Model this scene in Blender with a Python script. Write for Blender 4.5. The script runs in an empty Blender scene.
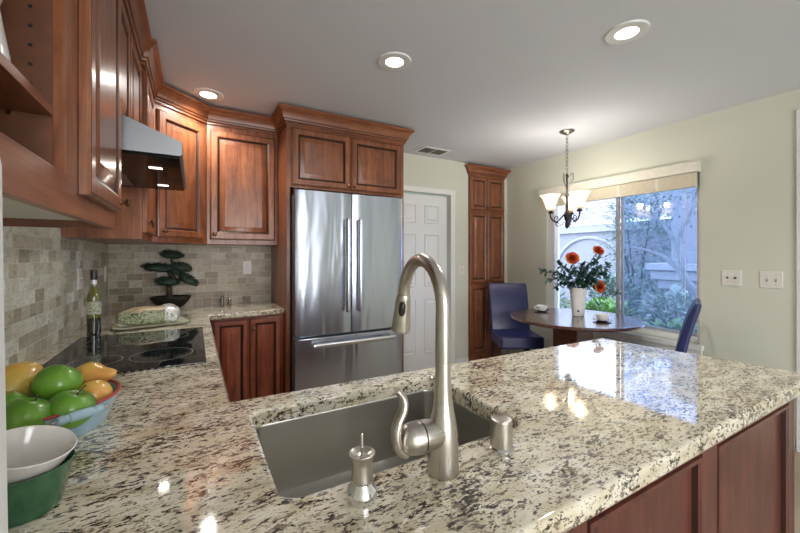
import bpy, bmesh, math, random
from mathutils import Vector, Matrix, noise
PI = math.pi
R = math.radians
col = bpy.context.scene.collection
sc = bpy.context.scene

# ------------------------------------------------------------------ camera
cam_d = bpy.data.cameras.new('camera')
cam = bpy.data.objects.new('camera', cam_d); col.objects.link(cam)
cam.location = (0.5606, 0.0, 1.3164)
cam.rotation_euler = (R(90), 0, R(-29.62))
cam_d.sensor_width = 36.0
cam_d.lens = 36.0 * 362.4 / 800.0
cam_d.shift_y = -10.6 / 800.0
cam_d.clip_start = 0.02
sc.camera = cam

# ------------------------------------------------------------------ world, lights, exposure
sc.view_settings.view_transform = 'Standard'
sc.view_settings.look = 'None'
sc.view_settings.gamma = 1.0
sc.view_settings.use_curve_mapping = False
sc.view_settings.exposure = 0.2

w = bpy.data.worlds.new('sky'); sc.world = w; w.use_nodes = True
nt = w.node_tree; nt.nodes.clear()
wo = nt.nodes.new('ShaderNodeOutputWorld'); wb = nt.nodes.new('ShaderNodeBackground')
tc = nt.nodes.new('ShaderNodeTexCoord'); sx = nt.nodes.new('ShaderNodeSeparateXYZ')
rp = nt.nodes.new('ShaderNodeValToRGB')
mr = nt.nodes.new('ShaderNodeMapRange'); mr.inputs[1].default_value = -1; mr.inputs[2].default_value = 1
nt.links.new(tc.outputs['Generated'], sx.inputs[0]); nt.links.new(sx.outputs['X'], mr.inputs[0])
nt.links.new(mr.outputs[0], rp.inputs[0])
rp.color_ramp.elements[0].position = 0.35; rp.color_ramp.elements[0].color = (0.68, 0.77, 1.0, 1)
rp.color_ramp.elements[1].position = 0.85; rp.color_ramp.elements[1].color = (0.60, 0.71, 1.0, 1)
nt.links.new(rp.outputs[0], wb.inputs[0]); nt.links.new(wb.outputs[0], wo.inputs[0])
wb.inputs[1].default_value = 5.5

def area(name, loc, rot, sx_, sy_, power, colr):
    d = bpy.data.lights.new(name, 'AREA'); d.shape = 'RECTANGLE'; d.size = sx_; d.size_y = sy_
    d.energy = power; d.color = colr
    o = bpy.data.objects.new(name, d); o.location = loc; o.rotation_euler = rot; col.objects.link(o)
    return o
# added fill light, unseen behind the camera, standing in for other windows
area('added_fill_light', (1.15, -3.5, 1.3), (R(90), 0, 0), 2.7, 2.0, 115, (0.98, 0.98, 1.0))

# ------------------------------------------------------------------ materials
MATS = {}
def newmat(name):
    m = bpy.data.materials.new(name); m.use_nodes = True
    nt = m.node_tree
    b = nt.nodes['Principled BSDF']
    MATS[name] = m
    return m, nt, b
def N(nt, t, **k):
    n = nt.nodes.new(t)
    for a, v in k.items(): setattr(n, a, v)
    return n
def L(nt, a, b): nt.links.new(a, b)
def coords(nt, scale=(1, 1, 1), rot=(0, 0, 0), loc=(0, 0, 0)):
    t = N(nt, 'ShaderNodeTexCoord'); m = N(nt, 'ShaderNodeMapping')
    m.inputs['Scale'].default_value = scale; m.inputs['Rotation'].default_value = rot; m.inputs['Location'].default_value = loc
    L(nt, t.outputs['Object'], m.inputs[0]); return m.outputs[0]
def noise_n(nt, vec, scale, detail=4, rough=0.55, dist=0.0):
    n = N(nt, 'ShaderNodeTexNoise'); n.inputs['Scale'].default_value = scale
    n.inputs['Detail'].default_value = detail; n.inputs['Roughness'].default_value = rough
    n.inputs['Distortion'].default_value = dist
    if vec is not None: L(nt, vec, n.inputs['Vector'])
    return n.outputs[0]
def ramp(nt, fac, stops):
    r = N(nt, 'ShaderNodeValToRGB'); e = r.color_ramp.elements
    while len(e) < len(stops): e.new(0.5)
    for el, (p, c) in zip(e, stops):
        el.position = p; el.color = (c[0], c[1], c[2], 1) if not isinstance(c, (int, float)) else (c, c, c, 1)
    L(nt, fac, r.inputs[0]); return r.outputs[0]
def mix(nt, fac, a, b, mode='MIX'):
    m = N(nt, 'ShaderNodeMix'); m.data_type = 'RGBA'; m.blend_type = mode
    for i, s in ((0, fac), (6, a), (7, b)):
        if isinstance(s, (int, float)): m.inputs[i].default_value = s
        elif isinstance(s, tuple): m.inputs[i].default_value = (s[0], s[1], s[2], 1)
        else: L(nt, s, m.inputs[i])
    return m.outputs[2]
def bump(nt, b, h, strength=0.2, dist=0.002):
    n = N(nt, 'ShaderNodeBump'); n.inputs['Strength'].default_value = strength; n.inputs['Distance'].default_value = dist
    L(nt, h, n.inputs['Height']); L(nt, n.outputs[0], b.inputs['Normal'])
def plain(name, c, rough=0.5, metal=0.0, spec=0.5, coat=0.0, var=0.0, vscale=20, bmp=0.0, bscale=200, bdist=0.001):
    m, nt, b = newmat(name)
    b.inputs['Base Color'].default_value = (*c, 1); b.inputs['Roughness'].default_value = rough
    b.inputs['Metallic'].default_value = metal; b.inputs['Specular IOR Level'].default_value = spec
    b.inputs['Coat Weight'].default_value = coat; b.inputs['Coat Roughness'].default_value = 0.08
    v = None
    if var:
        f = noise_n(nt, coords(nt), vscale, 3)
        d = tuple(x * (1 - var) for x in c); u = tuple(min(1, x * (1 + var)) for x in c)
        L(nt, ramp(nt, f, [(0.3, d), (0.7, u)]), b.inputs['Base Color'])
    if bmp:
        bump(nt, b, noise_n(nt, coords(nt), bscale, 3), bmp, bdist)
    return m
def emis(name, c, s):
    m, nt, b = newmat(name)
    b.inputs['Base Color'].default_value = (*c, 1)
    b.inputs['Emission Color'].default_value = (*c, 1); b.inputs['Emission Strength'].default_value = s
    return m
def wood(name, axis='Z', dark=(0.125, 0.034, 0.013), mid=(0.285, 0.093, 0.036), light=(0.43, 0.168, 0.07), rough=0.36):
    m, nt, b = newmat(name)
    s = {'X': (0.9, 9, 9), 'Y': (9, 0.9, 9), 'Z': (9, 9, 0.9)}[axis]
    v = coords(nt, s)
    f = noise_n(nt, v, 2.0, 6, 0.66, 1.1)
    c = ramp(nt, f, [(0.25, dark), (0.5, mid), (0.75, light)])
    s2 = {'X': (4, 130, 130), 'Y': (130, 4, 130), 'Z': (130, 130, 4)}[axis]
    f2 = noise_n(nt, coords(nt, s2), 1.0, 3, 0.6)
    c2 = mix(nt, 0.45, c, ramp(nt, f2, [(0.3, 0.45), (0.62, 1.0)]), 'MULTIPLY')
    bl = noise_n(nt, coords(nt, (1, 1, 1)), 9, 4, 0.6)
    c2 = mix(nt, 0.6, c2, ramp(nt, bl, [(0.35, 0.62), (0.6, 1.0)]), 'MULTIPLY')
    L(nt, c2, b.inputs['Base Color'])
    b.inputs['Roughness'].default_value = rough
    b.inputs['Coat Weight'].default_value = 0.25; b.inputs['Coat Roughness'].default_value = 0.2
    bump(nt, b, f2, 0.06, 0.001)
    return m
WZ = wood('cherry_wood_vertical', 'Z'); WX = wood('cherry_wood_across', 'X'); WY = wood('cherry_wood_lengthwise', 'Y')
GLZ = plain('dark_glaze', (0.035, 0.012, 0.007), 0.4)
WIN = plain('cabinet_interior_wood', (0.16, 0.06, 0.028), 0.5, var=0.25, vscale=12)
WBOT = plain('pale_cabinet_underside', (0.70, 0.69, 0.65), 0.55)
RB = dict(dark=(0.15, 0.032, 0.015), mid=(0.30, 0.075, 0.036), light=(0.42, 0.135, 0.065))
PB = dict(dark=(0.055, 0.014, 0.010), mid=(0.125, 0.034, 0.024), light=(0.19, 0.058, 0.040))  # same cherry, darkened: the dim peninsula face is put into the colour
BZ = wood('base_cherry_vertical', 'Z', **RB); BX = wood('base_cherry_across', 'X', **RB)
PZ = wood('peninsula_shaded_cherry_vertical', 'Z', **PB); PX = wood('peninsula_shaded_cherry_across', 'X', **PB)
TBL = wood('table_wood', 'X', dark=(0.035, 0.012, 0.01), mid=(0.09, 0.032, 0.02), light=(0.16, 0.06, 0.035), rough=0.2)
TBL.node_tree.nodes['Principled BSDF'].inputs['Coat Weight'].default_value = 0.8
DKLEG = plain('dark_leg_wood', (0.03, 0.012, 0.008), 0.35)

def granite():
    m, nt, b = newmat('granite')
    ra = (0, 0, R(-16))
    vs = coords(nt, (1.0, 2.4, 1.8), ra)
    base = ramp(nt, noise_n(nt, vs, 9, 6, 0.65, 0.6), [(0.30, (0.46, 0.39, 0.27)), (0.46, (0.69, 0.625, 0.47)), (0.64, (0.84, 0.80, 0.68))])
    grey = noise_n(nt, vs, 4.0, 5, 0.65, 0.8)
    c = mix(nt, ramp(nt, grey, [(0.58, 0.0), (0.72, 0.4)]), base, (0.48, 0.46, 0.41))
    gold = noise_n(nt, coords(nt, (1, 1.8, 1), ra, (3, 5, 1)), 5.0, 4)
    c = mix(nt, ramp(nt, gold, [(0.60, 0.0), (0.74, 0.45)]), c, (0.50, 0.37, 0.20))
    # thin brown flecks, longer one way, gathered in drifts
    dens = noise_n(nt, coords(nt, (1, 2.0, 1.4), ra, (1, 2, 8)), 11, 4, 0.65, 0.6)
    def flecks(c, scale, st, off, thr, soft, colr, amt, k=0.34):
        f = noise_n(nt, coords(nt, (1.0, st, st * .7), ra, off), scale, 4, 0.62, 0.3)
        a = N(nt, 'ShaderNodeMath', operation='MULTIPLY_ADD'); L(nt, dens, a.inputs[0]); a.inputs[1].default_value = k; L(nt, f, a.inputs[2])
        return mix(nt, ramp(nt, a.outputs[0], [(thr, 0.0), (thr + soft, amt)]), c, colr)
    c = flecks(c, 52, 2.5, (0, 0, 0), 0.737, 0.02, (0.15, 0.115, 0.088), 0.8)
    c = flecks(c, 66, 2.3, (4, 3, 1), 0.736, 0.02, (0.04, 0.031, 0.028), 0.97)
    c = flecks(c, 150, 1.6, (2, 7, 3), 0.752, 0.04, (0.08, 0.06, 0.05), 0.8)
    f3 = noise_n(nt, coords(nt, (1, 1.5, 1.2), ra, (9, 1, 4)), 42, 2, 0.5)
    c = mix(nt, ramp(nt, f3, [(0.72, 0.0), (0.74, 0.95)]), c, (0.02, 0.012, 0.012))
    L(nt, c, b.inputs['Base Color'])
    b.inputs['Roughness'].default_value = 0.06; b.inputs['IOR'].default_value = 1.52
    b.inputs['Coat Weight'].default_value = 0.6; b.inputs['Coat IOR'].default_value = 1.5; b.inputs['Coat Roughness'].default_value = 0.02
    return m
GRAN = granite()

def tile(name, axes, tint=(1, 1, 1)):
    m, nt, b = newmat(name)
    t = N(nt, 'ShaderNodeTexCoord'); s = N(nt, 'ShaderNodeSeparateXYZ'); cb = N(nt, 'ShaderNodeCombineXYZ')
    L(nt, t.outputs['Object'], s.inputs[0])
    L(nt, s.outputs[axes], cb.inputs['X']); L(nt, s.outputs['Z'], cb.inputs['Y'])
    br = N(nt, 'ShaderNodeTexBrick'); L(nt, cb.outputs[0], br.inputs['Vector'])
    br.offset = 0.5; br.squash = 0.72; br.squash_frequency = 3; br.inputs['Scale'].default_value = 1.0
    br.inputs['Brick Width'].default_value = 0.104; br.inputs['Row Height'].default_value = 0.0535
    br.inputs['Mortar Size'].default_value = 0.0018; br.inputs['Mortar Smooth'].default_value = 0.3; br.inputs['Bias'].default_value = 0.0
    br.inputs['Color1'].default_value = (0, 0, 0, 1); br.inputs['Color2'].default_value = (1, 1, 1, 1); br.inputs['Mortar'].default_value = (0.5, 0.5, 0.5, 1)
    tone = ramp(nt, br.outputs['Color'], [(0.0, (0.34, 0.30, 0.23)), (0.25, (0.50, 0.465, 0.38)), (0.6, (0.62, 0.60, 0.52)), (0.88, (0.68, 0.675, 0.62)), (1.0, (0.80, 0.81, 0.80))])
    vein = noise_n(nt, coords(nt, (1, 1, 1.8)), 16, 5, 0.65, 1.2)
    tone = mix(nt, 0.8, tone, ramp(nt, vein, [(0.3, (0.50, 0.45, 0.38)), (0.52, (1, 0.98, 0.95)), (0.8, (1, 1, 1))]), 'MULTIPLY')
    pit = noise_n(nt, coords(nt, (1, 1, 1.5)), 60, 3)
    tone = mix(nt, ramp(nt, pit, [(0.64, 0.0), (0.72, 0.6)]), tone, (0.17, 0.13, 0.09))
    tone = mix(nt, 1.0, tone, tint, 'MULTIPLY')
    c = mix(nt, br.outputs['Fac'], tone, (0.60, 0.59, 0.53))
    L(nt, c, b.inputs['Base Color']); b.inputs['Roughness'].default_value = 0.42
    inv = N(nt, 'ShaderNodeMath', operation='SUBTRACT'); inv.inputs[0].default_value = 1.0; L(nt, br.outputs['Fac'], inv.inputs[1])
    bump(nt, b, inv.outputs[0], 0.5, 0.002)
    return m
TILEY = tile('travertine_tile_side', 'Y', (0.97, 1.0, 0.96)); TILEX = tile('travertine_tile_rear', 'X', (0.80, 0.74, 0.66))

WALLM = plain('sage_wall_paint', (0.66, 0.675, 0.575), 0.75, bmp=0.25, bscale=45, bdist=0.003)
CEILM = plain('ceiling_paint', (0.69, 0.72, 0.77), 0.85, bmp=0.35, bscale=70, bdist=0.004)
WHITE = plain('white_trim_paint', (0.80, 0.81, 0.80), 0.4)
DOORM = plain('white_door_paint', (0.80, 0.81, 0.81), 0.42)
IVORY = plain('ivory_plastic', (0.78, 0.76, 0.70), 0.35)
SLOT = plain('dark_slot', (0.06, 0.055, 0.05), 0.5)
BLACK = plain('black_gap', (0.01, 0.01, 0.012), 0.5)
BRONZE = plain('bronze_knob', (0.20, 0.10, 0.06), 0.3, 0.85)
IRON = plain('wrought_iron', (0.03, 0.027, 0.028), 0.45, 0.6)
PEWTER = plain('pewter', (0.25, 0.24, 0.22), 0.35, 0.9)
CHROME = plain('polished_steel', (0.75, 0.75, 0.75), 0.12, 1.0)
NICKEL = None
def brushed(name, c, rough, axis, amt=0.25, wav=0.0):
    m, nt, b = newmat(name)
    s = {'X': (2, 300, 300), 'Y': (300, 2, 300), 'Z': (300, 300, 2)}[axis]
    f = noise_n(nt, coords(nt, s), 1.0, 2)
    rr = N(nt, 'ShaderNodeMapRange'); L(nt, f, rr.inputs[0]); rr.inputs[3].default_value = rough * (1 - amt); rr.inputs[4].default_value = rough * (1 + amt)
    L(nt, rr.outputs[0], b.inputs['Roughness'])
    b.inputs['Base Color'].default_value = (*c, 1); b.inputs['Metallic'].default_value = 1.0
    if wav:
        f2 = noise_n(nt, coords(nt, (5.5, 5.5, 1.1)), 1.0, 2, 0.5, 0.4)
        bump(nt, b, f2, 1.0, wav)
    else:
        bump(nt, b, f, 0.04, 0.001)
    return m
NICKEL = brushed('brushed_nickel', (0.56, 0.53, 0.48), 0.3, 'Z')
NICKELX = brushed('brushed_nickel_across', (0.56, 0.53, 0.48), 0.3, 'X')
STEEL = brushed('stainless_steel', (0.49, 0.535, 0.62), 0.26, 'Z', 0.05, 0.012)
STEELD = brushed('stainless_basin', (0.52, 0.51, 0.47), 0.36, 'X')
HOODM = brushed('hood_steel', (0.27, 0.285, 0.30), 0.42, 'X')
FRSIDE = plain('fridge_side_grey', (0.10, 0.10, 0.11), 0.5)
BLKGLASS = plain('black_ceramic_glass', (0.006, 0.006, 0.008), 0.03, 0, 0.55)
HOODGL = plain('smoked_glass', (0.010, 0.009, 0.008), 0.1, 0, 0.12)
MATS['smoked_glass'].node_tree.nodes['Principled BSDF'].inputs['IOR'].default_value = 1.25
RINGM = plain('grey_burner_marking', (0.22, 0.22, 0.22), 0.4)
LEATH = plain('navy_leather', (0.026, 0.033, 0.125), 0.3, 0, 0.6, bmp=0.2, bscale=160)
CUPM = plain('white_china', (0.82, 0.82, 0.80), 0.12, coat=0.5)
SAUC = plain('dark_saucer_china', (0.10, 0.10, 0.13), 0.2)
VASEM = plain('white_ceramic_vase', (0.80, 0.79, 0.77), 0.25, var=0.06, vscale=25)
GREENBOWL = plain('green_glaze', (0.03, 0.115, 0.05), 0.15, coat=0.6, var=0.2, vscale=60)
WHITEBOWL = plain('cream_white_glaze', (0.74, 0.72, 0.68), 0.14, coat=0.6)
TUBM = plain('pale_blue_enamel', (0.34, 0.50, 0.60), 0.3, coat=0.4, var=0.1, vscale=20)
TUBRED = plain('red_enamel_rim', (0.42, 0.05, 0.04), 0.3)
TUBH = plain('blue_painted_handle', (0.36, 0.52, 0.60), 0.4)
WIRE = plain('wire_steel', (0.5, 0.52, 0.55), 0.3, 1.0)
STEMM = plain('fruit_stem', (0.05, 0.035, 0.015), 0.6)
POT = plain('black_bonsai_pot', (0.012, 0.012, 0.012), 0.35)
SOIL = plain('dark_soil', (0.03, 0.02, 0.014), 0.9, bmp=0.5, bscale=80)
BARK = plain('bark', (0.05, 0.035, 0.025), 0.85, var=0.4, vscale=40, bmp=0.6, bscale=60, bdist=0.004)
NEEDLE = plain('bonsai_needles', (0.030, 0.055, 0.038), 0.6, var=0.5, vscale=60)
LEAF1 = plain('dark_green_leaf', (0.03, 0.085, 0.05), 0.4, var=0.4, vscale=30)
LEAF2 = plain('blue_green_leaf', (0.10, 0.21, 0.18), 0.45, var=0.35, vscale=30)
ROSE = plain('orange_rose_petal', (0.58, 0.085, 0.025), 0.5, var=0.6, vscale=55)
ROSE2 = plain('yellow_rose_base', (0.72, 0.38, 0.08), 0.5)
BGLASS = plain('dark_olive_glass', (0.014, 0.018, 0.003), 0.06, 0, 0.7, coat=0.7)
OILG = plain('golden_olive_glass', (0.12, 0.12, 0.018), 0.06, 0, 0.7, coat=0.7)
CAPS = plain('black_capsule', (0.012, 0.012, 0.014), 0.3)
FOILR = plain('silver_neck_label', (0.6, 0.62, 0.66), 0.3, 0.4)
PLATEM = plain('cream_green_plate', (0.55, 0.57, 0.42), 0.25, coat=0.4)
FLOORM = plain('tile_floor', (0.36, 0.29, 0.22), 0.35, var=0.15, vscale=3)
def fruit_mat(name, a, b_, rough=0.28, sc_=7.0):
    m, nt, b = newmat(name)
    f = noise_n(nt, coords(nt), sc_, 3, 0.5)
    c = ramp(nt, f, [(0.38, a), (0.65, b_)])
    sp = noise_n(nt, coords(nt), 160, 2)
    c = mix(nt, ramp(nt, sp, [(0.64, 0.0), (0.7, 0.35)]), c, tuple(min(1, x * 1.5 + 0.03) for x in b_))
    L(nt, c, b.inputs['Base Color']); b.inputs['Roughness'].default_value = rough; b.inputs['Coat Weight'].default_value = 0.4
    b.inputs['Coat Roughness'].default_value = 0.15
    return m
APPLE = fruit_mat('green_apple_skin', (0.075, 0.23, 0.02), (0.19, 0.41, 0.04))
PEARM = fruit_mat('golden_pear_skin', (0.70, 0.46, 0.09), (0.76, 0.36, 0.09), sc_=9)
MANGO = fruit_mat('amber_pear_skin', (0.68, 0.38, 0.07), (0.62, 0.44, 0.09), sc_=9)

def leafpattern():
    m, nt, b = newmat('leaf_print_wrap')
    v = coords(nt, (1, 1, 1.3))
    vo = N(nt, 'ShaderNodeTexVoronoi'); vo.feature = 'DISTANCE_TO_EDGE'; vo.inputs['Scale'].default_value = 26
    L(nt, v, vo.inputs['Vector'])
    f = noise_n(nt, v, 22, 4, 0.6, 2.4)
    c = ramp(nt, f, [(0.36, (0.035, 0.05, 0.02)), (0.45, (0.17, 0.21, 0.09)), (0.54, (0.46, 0.49, 0.33)), (0.62, (0.09, 0.12, 0.045))])
    c = mix(nt, ramp(nt, vo.outputs[0], [(0.015, 0.6), (0.05, 0.0)]), c, (0.62, 0.62, 0.48))
    # brown along the top
    s = N(nt, 'ShaderNodeSeparateXYZ'); t = N(nt, 'ShaderNodeTexCoord'); L(nt, t.outputs['Object'], s.inputs[0])
    top = ramp(nt, s.outputs['Z'], [(0.072, 0.0), (0.088, 0.8)])
    c = mix(nt, top, c, mix(nt, f, (0.22, 0.09, 0.03), (0.60, 0.48, 0.30)))
    L(nt, c, b.inputs['Base Color']); b.inputs['Roughness'].default_value = 0.4
    bump(nt, b, f, 0.5, 0.006)
    return m
WRAP = leafpattern()
def silverwrap():
    m, nt, b = newmat('silver_wrap')
    f = noise_n(nt, coords(nt), 60, 3, 0.6, 1.0)
    L(nt, ramp(nt, f, [(0.38, (0.16, 0.18, 0.17)), (0.5, (0.62, 0.62, 0.56)), (0.6, (0.80, 0.80, 0.76))]), b.inputs['Base Color'])
    b.inputs['Roughness'].default_value = 0.3; b.inputs['Metallic'].default_value = 0.3
    bump(nt, b, f, 0.6, 0.006)
    return m
SILV = silverwrap()
def weave():
    m, nt, b = newmat('woven_bamboo')
    wv = N(nt, 'ShaderNodeTexWave'); wv.wave_type = 'BANDS'; wv.bands_direction = 'Z'; wv.inputs['Scale'].default_value = 42
    wv.inputs['Distortion'].default_value = 1.0
    L(nt, coords(nt), wv.inputs['Vector'])
    v2 = noise_n(nt, coords(nt, (1, 6, 60)), 4, 3)
    f = noise_n(nt, coords(nt, (1, 1, 1.0)), 90, 2)
    c = ramp(nt, wv.outputs[0], [(0.1, (0.62, 0.56, 0.42)), (0.6, (0.82, 0.77, 0.62))])
    c = mix(nt, 0.5, c, ramp(nt, v2, [(0.35, (0.7, 0.66, 0.55)), (0.6, (1, 1, 1))]), 'MULTIPLY')
    c = mix(nt, ramp(nt, f, [(0.62, 0.0), (0.7, 0.5)]), c, (0.42, 0.34, 0.22))
    L(nt, c, b.inputs['Base Color']); b.inputs['Roughness'].default_value = 0.7
    bump(nt, b, wv.outputs[0], 0.4, 0.002)
    return m
WEAVE = weave()
VALM = plain('cream_valance', (0.80, 0.77, 0.66), 0.55, var=0.05, vscale=30)

def glass_pane(name, tint, gloss_mul=1.0, haze=0.0, haze_c=(0.5, 0.6, 0.7)):
    m, nt, b = newmat(name); nt.nodes.remove(b)
    out = nt.nodes['Material Output']
    tr = N(nt, 'ShaderNodeBsdfTransparent'); tr.inputs[0].default_value = (*tint, 1)
    gl = N(nt, 'ShaderNodeBsdfGlossy'); gl.inputs['Roughness'].default_value = 0.01
    fr = N(nt, 'ShaderNodeFresnel'); fr.inputs[0].default_value = 1.5
    mul = N(nt, 'ShaderNodeMath', operation='MULTIPLY'); L(nt, fr.outputs[0], mul.inputs[0]); mul.inputs[1].default_value = gloss_mul
    ms = N(nt, 'ShaderNodeMixShader'); L(nt, mul.outputs[0], ms.inputs[0]); L(nt, tr.outputs[0], ms.inputs[1]); L(nt, gl.outputs[0], ms.inputs[2])
    s = ms.outputs[0]
    if haze:
        df = N(nt, 'ShaderNodeBsdfDiffuse'); df.inputs[0].default_value = (*haze_c, 1)
        tl = N(nt, 'ShaderNodeBsdfTranslucent'); tl.inputs[0].default_value = (*haze_c, 1)
        m0 = N(nt, 'ShaderNodeMixShader'); m0.inputs[0].default_value = 0.5; L(nt, df.outputs[0], m0.inputs[1]); L(nt, tl.outputs[0], m0.inputs[2])
        m2 = N(nt, 'ShaderNodeMixShader'); m2.inputs[0].default_value = haze; L(nt, s, m2.inputs[1]); L(nt, m0.outputs[0], m2.inputs[2]); s = m2.outputs[0]
    L(nt, s, out.inputs[0])
    return m
PANE = glass_pane('window_glass', (0.93, 0.96, 1.0), 1.0)
SCREEN = glass_pane('insect_screen', (0.74, 0.80, 0.88), 0.0, 0.20, (0.24, 0.30, 0.38))
def shade_glass():
    m, nt, b = newmat('frosted_shade_glass'); nt.nodes.remove(b)
    out = nt.nodes['Material Output']
    tr = N(nt, 'ShaderNodeBsdfTransparent'); tr.inputs[0].default_value = (1, 0.93, 0.85, 1)
    tl = N(nt, 'ShaderNodeBsdfTranslucent'); tl.inputs[0].default_value = (0.50, 0.46, 0.40, 1)
    gl = N(nt, 'ShaderNodeBsdfGlossy'); gl.inputs['Roughness'].default_value = 0.1
    a = N(nt, 'ShaderNodeMixShader'); a.inputs[0].default_value = 0.5; L(nt, tr.outputs[0], a.inputs[1]); L(nt, tl.outputs[0], a.inputs[2])
    c = N(nt, 'ShaderNodeMixShader'); c.inputs[0].default_value = 0.12; L(nt, a.outputs[0], c.inputs[1]); L(nt, gl.outputs[0], c.inputs[2])
    L(nt, c.outputs[0], out.inputs[0]); return m
SHADEG = shade_glass()
CLEAR = glass_pane('clear_glass', (0.85, 0.88, 0.88), 1.5, 0.12, (0.7, 0.7, 0.68))
LAMPE = emis('downlight_lens_glow', (1.0, 0.96, 0.90), 14.0)
BULBE = emis('bulb_glow', (1.0, 0.88, 0.72), 14.0)
HOODE = emis('hood_lamp_glow', (1.0, 0.95, 0.85), 2.2)

# ------------------------------------------------------------------ mesh helpers
class MB:
    def __init__(s): s.bm = bmesh.new(); s.mi = 0; s.M = Matrix()
    def add(s, tb, M=None):
        MM = s.M @ M if M is not None else s.M
        mp = {}
        for v in tb.verts: mp[v] = s.bm.verts.new(MM @ v.co)
        for f in tb.faces:
            try:
                nf = s.bm.faces.new([mp[v] for v in f.verts]); nf.material_index = s.mi if f.material_index == 0 else f.material_index
            except ValueError: pass
        tb.free()
    def box(s, x0, x1, y0, y1, z0, z1, bev=0.0, seg=2, M=None):
        t = bmesh.new(); bmesh.ops.create_cube(t, size=1)
        for v in t.verts:
            v.co = Vector((x0 + (v.co.x + .5) * (x1 - x0), y0 + (v.co.y + .5) * (y1 - y0), z0 + (v.co.z + .5) * (z1 - z0)))
        if bev: bmesh.ops.bevel(t, geom=t.edges[:], offset=bev, segments=seg, affect='EDGES', profile=0.5)
        s.add(t, M); return s
    def rings(s, rings, close0=True, close1=True, M=None):
        """loft closed rings of equal length"""
        t = bmesh.new(); vs = [[t.verts.new(p) for p in r] for r in rings]; n = len(rings[0])
        for a, b in zip(vs, vs[1:]):
            for i in range(n):
                j = (i + 1) % n
                try: t.faces.new((a[i], a[j], b[j], b[i]))
                except ValueError: pass
        if close0: t.faces.new(vs[0][::-1])
        if close1: t.faces.new(vs[-1])
        s.add(t, M); return s
    def lathe(s, prof, c=(0, 0, 0), seg=32, M=None, sx=1.0, sy=1.0, wob=None):
        """prof: (r, z) list; r==0 ends become poles"""
        t = bmesh.new(); rows = []
        for k, (r, z) in enumerate(prof):
            if r < 1e-6: rows.append([t.verts.new((c[0], c[1], c[2] + z))])
            else:
                row = []
                for i in range(seg):
                    a = 2 * PI * i / seg; rr = r * (wob(a, k) if wob else 1)
                    row.append(t.verts.new((c[0] + sx * rr * math.cos(a), c[1] + sy * rr * math.sin(a), c[2] + z)))
                rows.append(row)
        for a, b in zip(rows, rows[1:]):
            for i in range(seg):
                j = (i + 1) % seg
                if len(a) == 1 and len(b) == 1: continue
                if len(a) == 1: t.faces.new((a[0], b[i], b[j]))
                elif len(b) == 1: t.faces.new((a[i], a[j], b[0]))
                else: t.faces.new((a[i], a[j], b[j], b[i]))
        s.add(t, M); return s
    def tube(s, pts, r, seg=12, cap=True, M=None, flat=1.0):
        pts = [Vector(p) for p in pts]; n = len(pts)
        rs = r if isinstance(r, (list, tuple)) else [r] * n
        tan = []
        for i in range(n):
            d = (pts[min(i + 1, n - 1)] - pts[max(i - 1, 0)]); tan.append(d.normalized())
        up = Vector((0, 0, 1)) if abs(tan[0].z) < 0.9 else Vector((1, 0, 0))
        nrm = tan[0].cross(up).normalized(); rings = []
        for i in range(n):
            if i:
                ax = tan[i - 1].cross(tan[i])
                if ax.length > 1e-8:
                    nrm = Matrix.Rotation(tan[i - 1].angle(tan[i]), 3, ax.normalized()) @ nrm
            bi = tan[i].cross(nrm).normalized()
            rings.append([pts[i] + (nrm * math.cos(2 * PI * k / seg) + bi * flat * math.sin(2 * PI * k / seg)) * rs[i] for k in range(seg)])
        return s.rings(rings, cap, cap, M)
    def ball(s, c, r, seg=20, M=None, fn=None):
        t = bmesh.new(); bmesh.ops.create_uvsphere(t, u_segments=seg, v_segments=max(6, seg // 2), radius=1)
        rr = r if isinstance(r, (tuple, list)) else (r, r, r)
        for v in t.verts:
            p = v.co.copy()
            if fn: p = fn(p)
            v.co = Vector((c[0] + p.x * rr[0], c[1] + p.y * rr[1], c[2] + p.z * rr[2]))
        s.add(t, M); return s
    def quadstrip(s, rows, M=None):
        t = bmesh.new(); vs = [[t.verts.new(p) for p in r] for r in rows]
        for a, b in zip(vs, vs[1:]):
            for i in range(len(a) - 1): t.faces.new((a[i], a[i + 1], b[i + 1], b[i]))
        s.add(t, M); return s
    def leaf(s, p, d, up, ln, wd, bend=0.2):
        d = Vector(d).normalized(); up = Vector(up); sd = d.cross(up)
        if sd.length < 1e-4: sd = d.cross(Vector((1, 0.3, 0)))
        sd.normalize(); nn = sd.cross(d); p = Vector(p); rows = []
        for f, wf in ((0, 0.08), (0.3, 0.85), (0.6, 1.0), (0.85, 0.55), (1.0, 0.04)):
            c = p + d * ln * f - nn * bend * ln * f * f
            rows.append([c - sd * wd * .5 * wf + nn * wd * 0.12 * wf, c, c + sd * wd * .5 * wf + nn * wd * 0.12 * wf])
        return s.quadstrip(rows)
    def build(s, name, mats, parent=None, smooth=True, ang=38, normals=True, loc=None, wn_=True):
        if normals: bmesh.ops.recalc_face_normals(s.bm, faces=s.bm.faces[:])
        me = bpy.data.meshes.new(name)
        if parent is not None:
            off = Vector((0, 0, 0)); p = parent
            while p is not None: off += p.location; p = p.parent
        else:
            if loc is None:
                xs = [v.co for v in s.bm.verts]
                off = Vector(((min(c.x for c in xs) + max(c.x for c in xs)) / 2, (min(c.y for c in xs) + max(c.y for c in xs)) / 2, min(c.z for c in xs)))
            else: off = Vector(loc)
        for v in s.bm.verts: v.co -= off
        s.bm.to_mesh(me); s.bm.free()
        for m in (mats if isinstance(mats, (list, tuple)) else [mats]): me.materials.append(m)
        if smooth:
            me.polygons.foreach_set('use_smooth', [True] * len(me.polygons)); me.set_sharp_from_angle(angle=R(ang))
        o = bpy.data.objects.new(name, me); col.objects.link(o)
        if smooth and wn_: 
            wm_ = o.modifiers.new('weighted_normals', 'WEIGHTED_NORMAL'); wm_.keep_sharp = True; wm_.weight = 80
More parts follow.
